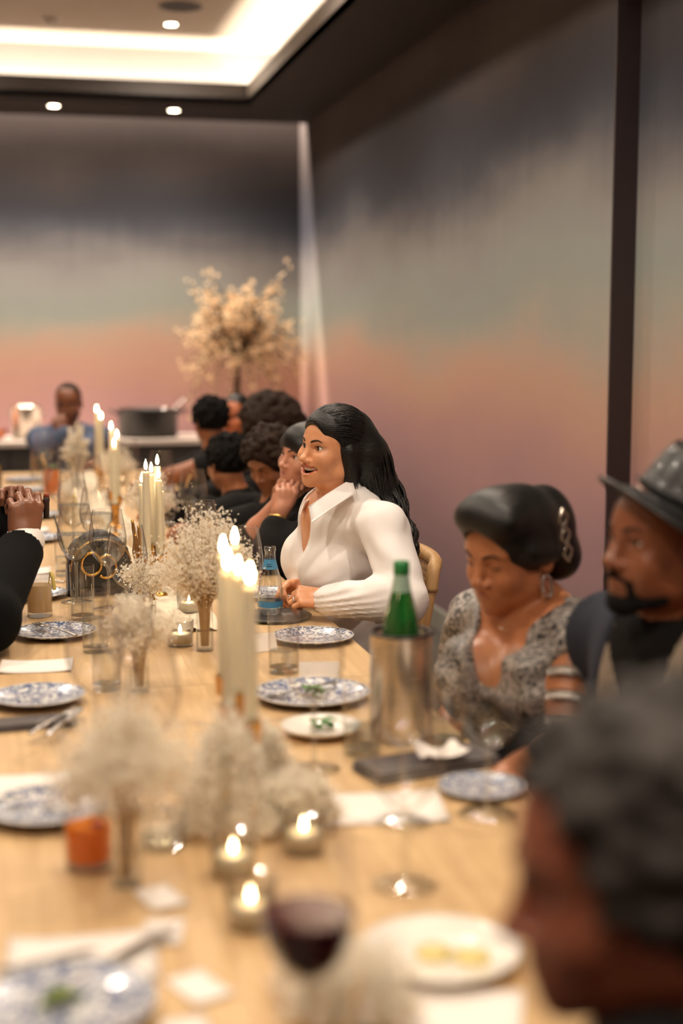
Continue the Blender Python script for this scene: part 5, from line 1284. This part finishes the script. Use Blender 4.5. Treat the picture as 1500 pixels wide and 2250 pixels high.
for k in range(150):                                                          # loose waves down the back, curling at the ends
    a0 = 2*PI*k/150*7.03; off = A_([math.cos(a0), math.sin(a0)])*rg.uniform(0.72, 1.04); i0 = rg.integers(0, 6); i1 = rg.integers(13, 20)
    amp = rg.uniform(0.004, 0.009); fq = rg.uniform(0.8, 1.05); p0 = rg.uniform(0, 1.5)+a0; pts = []
    for i in range(i0, i1):
        u = i/19; rad = 0.060*(1-u)+0.034*u
        pts.append(sp[i]+sa_*off[0]*rad+sb_*off[1]*rad+(sa_*math.sin(fq*i+p0)+sb_*math.cos(fq*i+p0))*amp*(0.25+1.9*u))
    q = spline(pts, 30)
    if rg.random() < 0.75:
        e = q[-1]; cr = rg.uniform(0.010, 0.019); a2, b2 = sa_*off[0]+sb_*off[1], A_([0, 0, -1.0])
        c2 = np.array([e+cr*((math.cos(x)-1)*nrm(a2)+math.sin(x)*b2)+A_([0, 0.003*x, -0.005*x]) for x in np.linspace(0.3, rg.uniform(4, 9), 18)]); q = np.concatenate([q, c2])
    n = len(q); rr = rg.uniform(0.0045, 0.0085); tube(q-root, [rr*min(1, (i+1)/7)*min(1, (n-i)/16)+0.0004 for i in range(n)], 7, gh, flat=0.55, caps=False)
obj('hair_strands', gh, M_HAIR, t)
seat(0.84, 3.86, 'ash dining chair with cane back behind the woman in white', PI/2)

# ---------- woman with a dark fringe and clasped hands
SK2 = srgb(196, 138, 112)
o = dict(pelvis=(0.96, 4.50, 0.53), neck=(0.987, 4.589, 0.970), head=(0.938, 4.533, 1.100), HR=head_R(205, 6, 8), face=(-0.97, -0.2, 0), seatdir=(-1, 0), bust=0.07, hs=0.97,
         sl=(0.968, 4.377, 0.898), el=(0.774, 4.347, 0.796), wl=(0.819, 4.414, 0.920), sr=(0.972, 4.728, 0.901), er=(0.765, 4.621, 0.820), wr=(0.836, 4.537, 0.942), skin=SK2, lips=srgb(168, 92, 86), smile=0.7, bare=('fr',), res=0.011, hres=0.003, handres=0.0028,
         hl=dict(W=(0.822, 4.415, 0.930), D=(0.30, 0.1, 0.9), N=(0.2, 0.9, 0), T=(0.8, 0.1, -0.2), curl=[(0.9, 1.0, 0.6)]*4, s=0.92, thumb=(0.8, 0.4, 0.2)),
         hr=dict(W=(0.842, 4.537, 0.948), D=(0.42, -0.05, 0.85), N=(0.1, -0.9, 0), T=(0.8, 0.1, -0.3), curl=[(1.0, 0.75, 0.6)]*4, s=0.95, thumb=(0.8, 0.4, 0.2)))
t, root, tp, TR, at = make_person(o, 'woman in black with a dark fringe, hands clasped under her chin')
a1 = arm(o, ('sl', 'el', 'wl'), (0.056, 0.050, 0.040)); a2 = arm(o, ('sr', 'er', 'wr'), (0.056, 0.050, 0.03))
garment(t, root, 'top', tp+a1[0]+[a1[1][0], ('c', a1[1][1][1], a1[1][1][1]+(a1[1][1][2]-a1[1][1][1])*0.55, 0.048, 0.044, 0.02)]+a2[0], M_BLACK, 0.009, 0.006, cuts=[('e', at(1.04)+TR[:, 1]*0.03, (0.075, 0.075, 0.07), TR, 0.01, '-')])
legs(o, t, root, M_BLACK)
cap_hair(o, t, root, M_HAIR, off=0.012, extra=[('e', (0, -0.05, -0.06), (0.078, 0.05, 0.09), None, 0.03, '+'), ('e', (0, 0.030, 0.050), (0.068, 0.066, 0.056), None, 0.02, '+'), ('c', (-0.045, 0.070, 0.040), (0.045, 0.070, 0.040), 0.016, 0.016, 0.015, '+'), ('c', (-0.048, 0.074, 0.026), (0.048, 0.074, 0.026), 0.010, 0.010, 0.012, '+'),
         ('c', (-0.075, 0.02, 0.02), (-0.078, -0.01, -0.08), 0.016, 0.012, 0.02, '+'), ('c', (0.075, 0.02, 0.02), (0.078, -0.01, -0.08), 0.016, 0.012, 0.02, '+')], face_cut=False, cuts=[('e', (0, 0.095, -0.070), (0.062, 0.066, 0.092), None, 0.004, '-')])
W_ = np.asarray(o['wl']); d, x, y = frame(W_-np.asarray(o['el']))
obj('bracelet', tube([W_-d*0.012+0.034*(math.cos(q)*x+math.sin(q)*y)-root for q in np.linspace(0, 2*PI, 25)], 0.0042, 8), M_GOLD, t)
rp = [p for p in hand_prims(**o['hr'])[0] if p[0] == 'c'][5+3]; a_, b_ = np.asarray(rp[1]), np.asarray(rp[2]); c_ = a_+(b_-a_)*0.5; d, x, y = frame(b_-a_)
obj('ring', tube([c_+0.0105*(math.cos(q)*x+math.sin(q)*y)-root for q in np.linspace(0, 2*PI, 17)], 0.002, 6), mat('dark_ring', srgb(70, 60, 50), 0.3, 0.8), t)
seat(0.86, 4.50, 'ash dining chair of the woman with clasped hands', PI/2)

# ---------- generic seated guest: both forearms on the table
def guest(px, hd, yaw, pitch, label, skin, top, hair, lumps, facing=(-1, 0, 0), pel=None, hs=1.0, w=1.0, off=0.012, lr=0.012, bust=None, closed=False, arms=True, bare=(), hairkw={}, long=False, chair_label=None, extra={}):
    hd = np.asarray(hd, float); f = nrm(facing); r = np.cross(f, (0, 0, 1)); pel = A_([max(hd[0]+0.03, 0.93), hd[1], 0.53]) if pel is None else A_(pel, float)
    HR = head_R(yaw, pitch); nb = hd+HR @ A_([0, -0.03, -0.075])*hs; nb[2] = hd[2]-0.165*hs; nb = nb*0.6+A_([pel[0], pel[1], nb[2]])*0.4
    sw = 0.165*w; kw = dict(pelvis=tuple(pel), neck=nb, head=hd, HR=HR, face=f, seatdir=f[:2], w=w, hs=hs, skin=skin, closed=closed, bust=bust, bare=bare, res=0.014, hres=0.0045, handres=0.004)
    for s, k in ((-1, 'l'), (1, 'r')):
        S = nb+r*s*sw+(0, 0, -0.045); E_ = S+f*0.13+r*s*0.05; E_[2] = 0.84; W = S+f*0.30-r*s*0.03; W[2] = TZ+0.035
        if not arms: E_ = S+r*s*0.04-f*0.0; E_[2] = 0.72; W = E_+f*0.22-r*s*0.05; W[2] = 0.62
        kw['s'+k], kw['e'+k], kw['w'+k] = S, E_, W
        kw['h'+k] = dict(W=W, D=f-r*s*0.4, N=(0, 0, -1), T=-r*s, curl=[0.45]*4, s=0.95*hs)
    kw.update(extra)
    t, root, tp, TR, at = make_person(kw, label)
    ps = list(tp)
    for k in 'lr':
        a, b = arm(kw, ('s'+k, 'e'+k, 'w'+k), (0.058, 0.052, 0.040)); ps += [] if 'u'+k in bare else a; ps += [] if 'f'+k in bare else b
    garment(t, root, 'shirt', ps, top, 0.012, 0.006, cuts=[('e', at(1.03)+TR[:, 1]*0.02, (0.07, 0.07, 0.055), TR, 0.01, '-')])
    legs(kw, t, root, M_BLACK)
    cap_hair(kw, t, root, hair, lumps=lumps, off=off, lr=lr, seed=int(hd[1]*100), h=0.006, **hairkw)
    return t, root, kw, tp, TR, at
guest(0, (0.919, 5.130, 1.037), 222, -28, 'boy with brown curls looking down at the table', srgb(168, 108, 74), M_BLACK, M_HAIRB, 330, hs=0.93, w=0.85, off=0.022, lr=0.015, closed=True, hairkw=dict(lump_lo=0.02, cuts=[]))
seat(0.86, 5.10, 'ash dining chair of the curly boy looking down', PI/2)
guest(0, (0.842, 5.658, 0.988), 110, -4, 'boy in black seen from behind, short black hair', srgb(172, 110, 74), M_BLACK, M_HAIRM, 260, facing=(-0.8, 0.5, 0), hs=0.98, w=0.85, off=0.012, lr=0.010, closed=True, hairkw=dict(lump_lo=-0.02))
seat(0.88, 5.64, 'ash dining chair of the boy seen from behind', PI/2)
guest(0, (0.933, 6.818, 1.088), 105, -4, 'guest with short black hair turned away, behind the boys', srgb(150, 92, 60), M_BLACK, M_HAIRM, 240, facing=(-0.8, 0.5, 0), hs=1.0, w=0.95, off=0.012, lr=0.010, closed=True, bare=('ul', 'ur', 'fl', 'fr'), hairkw=dict(lump_lo=-0.03))
seat(0.92, 6.78, 'ash dining chair of the short-haired guest turned away', PI/2)
guest(0, (1.096, 6.159, 1.083), 140, 0, 'guest with a large head of brown curls in the right background', srgb(170, 112, 80), M_BLACK, M_HAIRB, 420, hs=1.0, w=0.9, off=0.045, lr=0.022, closed=True, pel=(1.1, 6.15, 0.53), hairkw=dict(lump_lo=-0.10, face_cut=False, extra=[('e', (0, -0.04, -0.03), (0.115, 0.10, 0.10), None, 0.03, '+')]))
seat(1.0, 6.15, 'ash dining chair of the guest with large brown curls', PI/2)
guest(0, (1.166, 7.486, 1.072), 236, 2, 'woman with sleek dark hair, face half hidden behind the boys', srgb(196, 112, 70), M_BLACK, M_HAIR, 0, hs=1.0, w=0.9, off=0.010, bust=0.07, pel=(1.16, 7.42, 0.53), hairkw=dict(extra=[('e', (0, -0.05, -0.06), (0.075, 0.05, 0.09), None, 0.03, '+')]))
seat(1.06, 7.42, 'ash dining chair of the half-hidden sleek-haired woman', PI/2)

# ---------- man at the far end in a blue jacket, hand at his mouth
hd = A_((0.326, 8.461, 1.111))
fl = dict(el=(0.408, 8.225, 0.861), wl=(0.340, 8.251, 0.943), er=(0.174, 8.283, 0.887), wr=(0.258, 8.269, 0.938))
kw = dict(el=fl['el'], wl=A_((0.358, 8.134, 0.869)), er=A_((0.165, 8.281, 0.861)), wr=A_((0.289, 8.263, 0.946)),
          hr=dict(W=A_((0.284, 8.263, 0.938)), D=(-0.25, 0.1, 0.9), N=(0.3, 0.9, 0), T=(0.8, 0.2, 0.3), curl=[(0.9, 1.0, 0.6)]*4, s=1.05, thumb=(0.8, 0.4, 0.2)), stubble=False)
t, root, kw, tp, TR, at = guest(0, hd, 258, -8, 'man in a blue jacket at the far end of the table, hand at his mouth', srgb(132, 80, 54), M_BLUE, M_HAIRM, 0, facing=(-0.1, -1, 0), pel=(0.33, 8.50, 0.53), w=1.12, off=0.004, extra=kw)
seat(0.34, 8.46, 'ash dining chair of the man in the blue jacket', PI)

# ---------- man on the left: black jacket, white cuff, raised fist
o = dict(pelvis=(-0.40, 3.45, 0.53), neck=(-0.38, 3.45, 1.06), head=(-0.36, 3.47, 1.24), HR=head_R(20, 0), face=(1, 0.1, 0), seatdir=(1, 0), w=1.15, skin=srgb(134, 86, 62), closed=True, res=0.014, hres=0.004, handres=0.0028, aw=1.15,
         sr=(-0.34, 3.24, 0.99), er=(-0.068, 3.33, 0.835), wr=(0.022, 3.674, 0.963), sl=(-0.34, 3.66, 0.99), el=(-0.10, 3.80, 0.82), wl=(-0.02, 3.86, 1.0),
         hr=dict(W=A_((0.020, 3.675, 0.968)), D=(0.12, 0.12, 0.97), N=(-0.35, 0.93, 0), T=(0.93, 0.35, 0.1), curl=[(0.75, 1.3, 0.9), (0.85, 1.35, 0.9), (0.95, 1.35, 0.9), (1.0, 1.3, 0.9)], s=1.18, thumb=(0.75, 0.2, 0.6), tcurl=0.5),
         hl=dict(W=(-0.020, 3.86, 1.0), D=(0.2, -0.3, 0.9), N=(0.1, -0.9, 0), T=(0.8, 0, 0.3), curl=[(1.0, 1.2, 0.8)]*4, s=1.1))
t, root, tp, TR, at = make_person(o, 'man at the left edge in a black jacket, fist raised over the table')
a1 = arm(o, ('sr', 'er', 'wr'), (0.066, 0.060, 0.055)); a2 = arm(o, ('sl', 'el', 'wl'), (0.066, 0.060, 0.05))
E_, W_ = A_(o['er']), A_(o['wr']); d = nrm(W_-E_); _, x, y = frame(d); Wc = W_-d*0.045
garment(t, root, 'jacket', tp+a1[0]+[('c', E_, Wc, 0.062, 0.054, 0.03)]+a2[0]+a2[1], M_SUIT, 0.009, 0.006, cuts=[('c', Wc+d*0.065, Wc+d*0.13, 0.075, 0.075, 0.004, '-'), ('e', at(1.04), (0.075, 0.075, 0.055), TR, 0.01, '-')])
cuffm = lathe([(0.040, -0.045), (0.048, -0.03), (0.0495, 0.012), (0.0500, 0.030), (0.0475, 0.031), (0.044, 0.0)], 30)
R = np.stack([x, y, d], 1); obj('cuff', vf(cuffm.verts() @ R.T+Wc+d*0.035-root, cuffm.f), M_COLLAR, t, tint=None)
legs(o, t, root, M_SUIT)
cap_hair(o, t, root, M_HAIRM, off=0.005, h=0.006)
seat(-0.32, 3.45, 'ash dining chair of the man in the black jacket', -PI/2)
t = thing('cigar', 'short dark cigar-like stick with a reddish tip in the raised fist', 'stick', A_((0.081, 3.714, 1.067)))
obj('wrapper', tube([(0, 0, -0.045), (0.001, 0, 0.0), (0.0015, 0, 0.010)], [0.0075, 0.0080, 0.0080], 12), mat('dark_wrapper', srgb(46, 26, 20), 0.6, var=0.2), t)
obj('tip', tube([(0.0015, 0, 0.010), (0.002, 0, 0.019)], [0.0080, 0.0065], 12), mat('reddish_tip', srgb(150, 60, 30), 0.6, var=0.2), t)

# ---------- woman with the upswept hair in the patterned dress
SK3 = srgb(178, 114, 76)
HRu = head_R(207, -13, 3)
o = dict(pelvis=(1.00, 2.62, 0.53), neck=(1.012, 2.656, 0.944), head=(0.951, 2.624, 1.068), HR=HRu, face=(-0.80, -0.60, 0), seatdir=(-1, 0), bust=0.085, w=1.04, hs=1.02, closed=True, nose=1.15, jaw=1.04,
         sl=(1.037, 2.500, 0.904), el=(0.980, 2.389, 0.735), wl=(0.823, 2.260, 0.734), sr=(0.955, 2.826, 0.878), er=(0.937, 2.888, 0.677), wr=(0.856, 2.718, 0.650), skin=SK3, lips=srgb(150, 66, 58), bare_chest=True, bare=('ul', 'fl', 'ur', 'fr'), res=0.009, hres=0.0026, handres=0.003,
         hl=dict(W=(0.823, 2.260, 0.734), D=(-0.6, -0.7, 0.0), N=(0, 0, -1), T=(-0.6, 0.7, 0), curl=[0.35]*4, s=0.95), hr=dict(W=(0.856, 2.718, 0.650), D=(-0.9, -0.3, 0), N=(0, 0, -1), T=(0.2, -0.9, 0), curl=[0.4]*4, s=0.95))
t, root, tp, TR, at = make_person(o, 'woman with upswept black hair and a patterned grey dress looking down')
r_, f_, u_ = TR[:, 0], TR[:, 1], TR[:, 2]
vcut = [('c', at(1.03)+f_*0.045, at(0.60)+f_*0.20, 0.098, 0.006, 0.012, '-'), ('e', at(1.08), (0.098, 0.085, 0.10), TR, 0.012, '-')]
def cowl(X, Y, Z): return 0.004*np.sin(70*(Z+0.35*(X+Y))+5*np.sin(11*(X-Y)))
top = [p for p in tp]+[('c', at(0.93), o['sl'], 0.066, 0.060, 0.03), ('c', at(0.93), o['sr'], 0.066, 0.060, 0.03)]
garment(t, root, 'dress_top', [('e', at(0.70), (0.15, 0.108, 0.13), TR, 0.02)]+tp[3:]+[('c', o['sr'], A_(o['sr'])*0.45+A_(o['er'])*0.55, 0.062, 0.060, 0.02)], M_SNAKE, 0.0075, 0.010, cuts=vcut, warp=cowl)
S, E_ = A_(o['sl']), A_(o['el']); d, x, y = frame(E_-S)
out = nrm(-f_*0.2-r_*1.0+A_([0.5, -0.2, 0])); out = nrm(out-d*(out@d)); sd = nrm(np.cross(d, out))
def slv(u, v):
    a = (-0.75+1.35*v) ; return S+d*(0.0+0.215*u)+(out*math.cos(a+0.35)+sd*math.sin(a+0.35))*(0.062+0.006*math.sin(26*u+5*v))-root
sides = [slv(0.5, 0.0), slv(0.5, 1.0)]
obj('sleeve_panel', sheet(slv, 22, 14, 0.004), M_SNAKE, t)
camd = nrm(A_([-0.2, -0.97, 0.1])); camd = nrm(camd-d*(camd@d)); sv = nrm(np.cross(d, camd))
M_SEQ = mat('silver_sequin_band', srgb(176, 166, 156), 0.25, 0.6, var=0.4, vscale=200, bump=0.3, bscale=400)
for k in range(5):
    u = 0.02+k*0.048
    obj('sleeve_band', sheet(lambda a, b: S+d*(u+0.018*b+0.010*(1-a))+(camd*math.cos((a-0.5)*2.4)+sv*math.sin((a-0.5)*2.4))*(0.054)-root, 12, 3, 0.002), M_SEQ, t)
garment(t, root, 'dress_skirt', [('e', at(0.40), (0.132, 0.112, 0.14), TR, 0.03), tp[2], ('c', at(0.0), A_([0.62, 2.55, 0.53]), 0.16, 0.13, 0.06)], M_BLACK, 0.012, 0.006)
legs(o, t, root, M_BLACK, 'tights')
# hair: swept roll over the forehead, smooth sides, low chignon
cap_hair(o, t, root, M_HAIR, off=0.016, h=0.0042, face_cut=False,
         extra=[('e', (0, 0.030, 0.082), (0.076, 0.062, 0.050), None, 0.02, '+'), ('e', (-0.022, 0.060, 0.082), (0.056, 0.036, 0.032), None, 0.02, '+'), ('e', (0.03, 0.058, 0.078), (0.045, 0.032, 0.030), None, 0.02, '+'),
                ('e', (0, -0.105, 0.02), (0.066, 0.048, 0.080), None, 0.02, '+'), ('e', (0, -0.120, -0.045), (0.060, 0.046, 0.058), None, 0.02, '+'),
                ('c', (-0.072, 0.02, 0.01), (-0.074, -0.03, 0.0), 0.018, 0.02, 0.02, '+')],
         cuts=[('e', (0, 0.105, -0.028), (0.068, 0.070, 0.096), None, 0.008, '-'), ('e', (0, 0.020, -0.108), (0.10, 0.075, 0.084), None, 0.01, '-'), ('c', (-0.07, 0.075, 0.035), (-0.088, 0.0, 0.055), 0.003, 0.003, 0.004, '-')])
hu = A_(o['head']); U_ = lambda p: hu+HRu @ (A_(p, float)*1.02)-root
pin = thing('hair_clip', 'row of three sparkling diamond-shaped pins in the upswept hair', 'hair clip', hu)
for k in range(3):
    c = A_([-0.094+0.002*k, -0.052-0.004*k, 0.062-0.036*k]); q = [(0, 0.015, 0), (0, 0, 0.018), (0, -0.015, 0), (0, 0, -0.018), (0, 0.015, 0)]
    Rz = A_(Matrix.Rotation(0.15, 3, 'Z'))
    obj('diamond', tube([HRu @ ((c+Rz @ A_(p))*1.02) for p in q], 0.0034, 6), mat('crystal_setting', srgb(190, 180, 165), 0.15, 0.9, var=0.4, vscale=300), pin)
obj('earring', tube([U_((-0.080+0.002*math.sin(a), -0.004+0.013*math.cos(a), -0.062+0.022*math.sin(a))) for a in np.linspace(0, 2*PI, 21)], 0.0032, 7), M_SILVER, t)
nk = at(0.985); obj('necklace', tube([nk+f_*(0.010+0.085*max(0, math.cos(a))-0.052*max(0, -math.cos(a)))+r_*0.072*math.sin(a)+u_*(0.045-0.075*math.cos(a)*(math.cos(a) > 0)-0.03*(1-abs(math.cos(a))))-root for a in np.linspace(-PI*0.85, PI*0.85, 33)], 0.0022, 6), M_SILVER, t)
seat(0.90, 2.62, 'ash dining chair of the woman in the patterned dress', PI/2)

# ---------- man in the black leather hat
HRh = head_R(190, 6, 0)
o = dict(pelvis=(1.16, 2.08, 0.53), neck=(1.105, 2.207, 1.003), head=(1.061, 2.173, 1.142), HR=HRh, face=(-0.93, -0.36, 0), seatdir=(-1, 0), w=1.18, hs=1.06, neck_r=0.058, closed=False, lid=0.0036, nose=1.25, jaw=1.08, stubble=True, gaze=HRh,
         sl=(1.135, 2.068, 0.938), el=(1.065, 1.943, 0.799), wl=(0.906, 1.928, 0.800), sr=(1.083, 2.430, 0.927), er=(1.110, 2.477, 0.684), wr=(0.999, 2.253, 0.674), skin=srgb(140, 84, 56), res=0.012, hres=0.0035,
         hl=dict(W=(0.906, 1.928, 0.800), D=(-1, 0, 0), N=(0, 0, -1), T=(0, 1, 0), curl=[0.4]*4, s=1.05), hr=dict(W=(0.999, 2.253, 0.674), D=(-1, 0, 0), N=(0, 0, -1), T=(0, -1, 0), curl=[0.4]*4, s=1.05))
o['pelvis'] = (o['neck'][0]+0.04, o['neck'][1]+0.0, 0.53)
t, root, tp, TR, at = make_person(o, 'bearded man in a black leather hat at the right edge')
r_, f_, u_ = TR[:, 0], TR[:, 1], TR[:, 2]
a1 = arm(o, ('sl', 'el', 'wl'), (0.064, 0.056, 0.046)); a2 = arm(o, ('sr', 'er', 'wr'), (0.064, 0.056, 0.046))
garment(t, root, 'shirt', tp, M_BLACK, 0.012, 0.004, cuts=[('e', at(1.06), (0.075, 0.075, 0.06), TR, 0.01, '-')])
garment(t, root, 'waistcoat', tp[:3]+tp[4:6], M_GREYV, 0.010, 0.010, cuts=[('c', at(1.06)+f_*0.10, at(0.50)+f_*0.22, 0.085, 0.02, 0.01, '-'), ('e', at(1.06), (0.10, 0.10, 0.10), TR, 0.01, '-')])
garment(t, root, 'jacket', tp[:3]+tp[4:6]+a1[0]+a1[1]+a2[0]+a2[1], M_NAVY, 0.010, 0.017, cuts=[('c', at(1.1)+f_*0.16, at(0.0)+f_*0.24, 0.125, 0.125, 0.01, '-'), ('e', at(1.06), (0.11, 0.10, 0.10), TR, 0.01, '-')])
legs(o, t, root, M_NAVY)
cap_hair(o, t, root, M_HAIRM, off=0.004, h=0.006)
V, F = sdf_mesh(place_prims([('e', (0, 0.068, -0.098), (0.030, 0.026, 0.022), None, 0.01, '+'), ('c', (-0.026, 0.080, -0.060), (0.026, 0.080, -0.060), 0.001, 0.001, 0.01, '+'), ('c', (-0.004, 0.094, -0.053), (-0.028, 0.078, -0.066), 0.005, 0.005, 0.006, '+'), ('c', (0.004, 0.094, -0.053), (0.028, 0.078, -0.066), 0.005, 0.005, 0.006, '+'), ('c', (-0.028, 0.078, -0.066), (-0.026, 0.068, -0.09), 0.007, 0.010, 0.006, '+'), ('c', (0.028, 0.078, -0.066), (0.026, 0.068, -0.09), 0.007, 0.010, 0.006, '+'), ('c', (-0.05, 0.03, -0.085), (-0.026, 0.068, -0.098), 0.010, 0.012, 0.01, '+'), ('c', (0.05, 0.03, -0.085), (0.026, 0.068, -0.098), 0.010, 0.012, 0.01, '+')], A_(o['head']), HRh, 1.06), 0.0035)
obj('beard', vf(V-root, F), M_HAIRM, t)
hh = A_(o['head']); hat = thing('hat', 'black leather trilby with a turned brim on the bearded man', 'hat', hh)
HT = HRh @ A_(Matrix.Rotation(math.radians(-13), 3, 'Y') @ Matrix.Rotation(math.radians(21), 3, 'X'))
hv = lambda p: HT @ (A_(p, float)*1.06)
seg = 96; g = G(); v = []; prof = [(0.086, 0.048, 0), (0.105, 0.037, 1), (0.140, 0.018, 1), (0.144, 0.020, 1), (0.141, 0.025, 1), (0.107, 0.044, 1), (0.088, 0.054, 0), (0.0865, 0.085, 0), (0.080, 0.125, 0), (0.070, 0.150, 0), (0.052, 0.155, 2), (0.03, 0.148, 2), (0.0, 0.144, 2)]
for (rr, z, fl_) in prof:
    for s in range(seg):
        a = 2*PI*s/seg; cx, cy = math.cos(a), math.sin(a); x = rr*cx*0.94; y = rr*cy*1.10-0.008
        zz = z+(0.018*max(0, cy)+0.022*max(0, -cy) if fl_ == 1 and rr > 0.12 else 0)-(0.020*math.exp(-(x/0.022)**2) if fl_ == 2 else 0)
        v.append(hv((x, y, zz)))
n = len(prof)
f = [(i*seg+s, i*seg+(s+1) % seg, (i+1)*seg+(s+1) % seg, (i+1)*seg+s) for i in range(n-1) for s in range(seg)]
obj('felt', g.add(v, f), M_LEATHER, hat)
obj('hat_band', tube([hv((0.0885*0.94*math.cos(a), 0.0885*1.10*math.sin(a)-0.008, 0.068)) for a in np.linspace(0, 2*PI, 41)], 0.009, 8, flat=0.35), mat('black_hat_band', srgb(12, 12, 13), 0.5, var=0.1), hat)
seat(1.10, 2.08, 'ash dining chair of the man in the hat', PI/2)

# ---------- foreground guest, out of focus at the lower right
HRf = head_R(172, -6, 0)
o = dict(pelvis=(0.60, 1.02, 0.53), neck=(0.575, 1.06, 0.93), head=(0.489, 1.033, 1.054), HR=HRf, face=(-0.8, 0.5, 0), seatdir=(-0.5, 0.86), hs=1.08, w=1.05, skin=srgb(158, 94, 70), closed=False, lid=0.004, nose=1.1, res=0.014, hres=0.0045,
         sl=(0.46, 0.93, 0.90), el=(0.44, 0.92, 0.66), wl=(0.36, 1.08, 0.60), sr=(0.73, 1.17, 0.90), er=(0.78, 1.22, 0.66), wr=(0.62, 1.26, 0.62),
         hl=dict(W=A_((0.36, 1.08, 0.60)), D=(-0.6, 0.6, 0), N=(0, 0, -1), T=(0.6, 0.6, 0), curl=[0.4]*4), hr=dict(W=A_((0.62, 1.26, 0.62)), D=(-0.8, 0.2, 0), N=(0, 0, -1), T=(-0.2, -0.8, 0), curl=[0.4]*4))
hd = A_(o['head']); o['neck'] = (hd[0]+0.045, hd[1]-0.01, hd[2]-0.165)
t, root, tp, TR, at = make_person(o, 'blurred foreground guest with greying dark hair at the lower right')
a1 = arm(o, ('sl', 'el', 'wl'), (0.06, 0.052, 0.042)); a2 = arm(o, ('sr', 'er', 'wr'), (0.06, 0.052, 0.042))
garment(t, root, 'top', tp+a1[0]+a1[1]+a2[0]+a2[1], M_BLACK, 0.013, 0.006, cuts=[('e', at(1.05), (0.075, 0.075, 0.05), TR, 0.01, '-')])
legs(o, t, root, M_BLACK)
cap_hair(o, t, root, M_HAIRG, off=0.020, lumps=260, lr=0.013, h=0.006, lump_lo=-0.09, extra=[('e', (0, -0.06, -0.03), (0.082, 0.07, 0.10), None, 0.03, '+')], face_cut=False, cuts=[('e', (0, 0.090, -0.030), (0.090, 0.084, 0.112), None, 0.008, '-')])
seat(0.66, 0.94, 'ash dining chair of the foreground guest', 0.52)
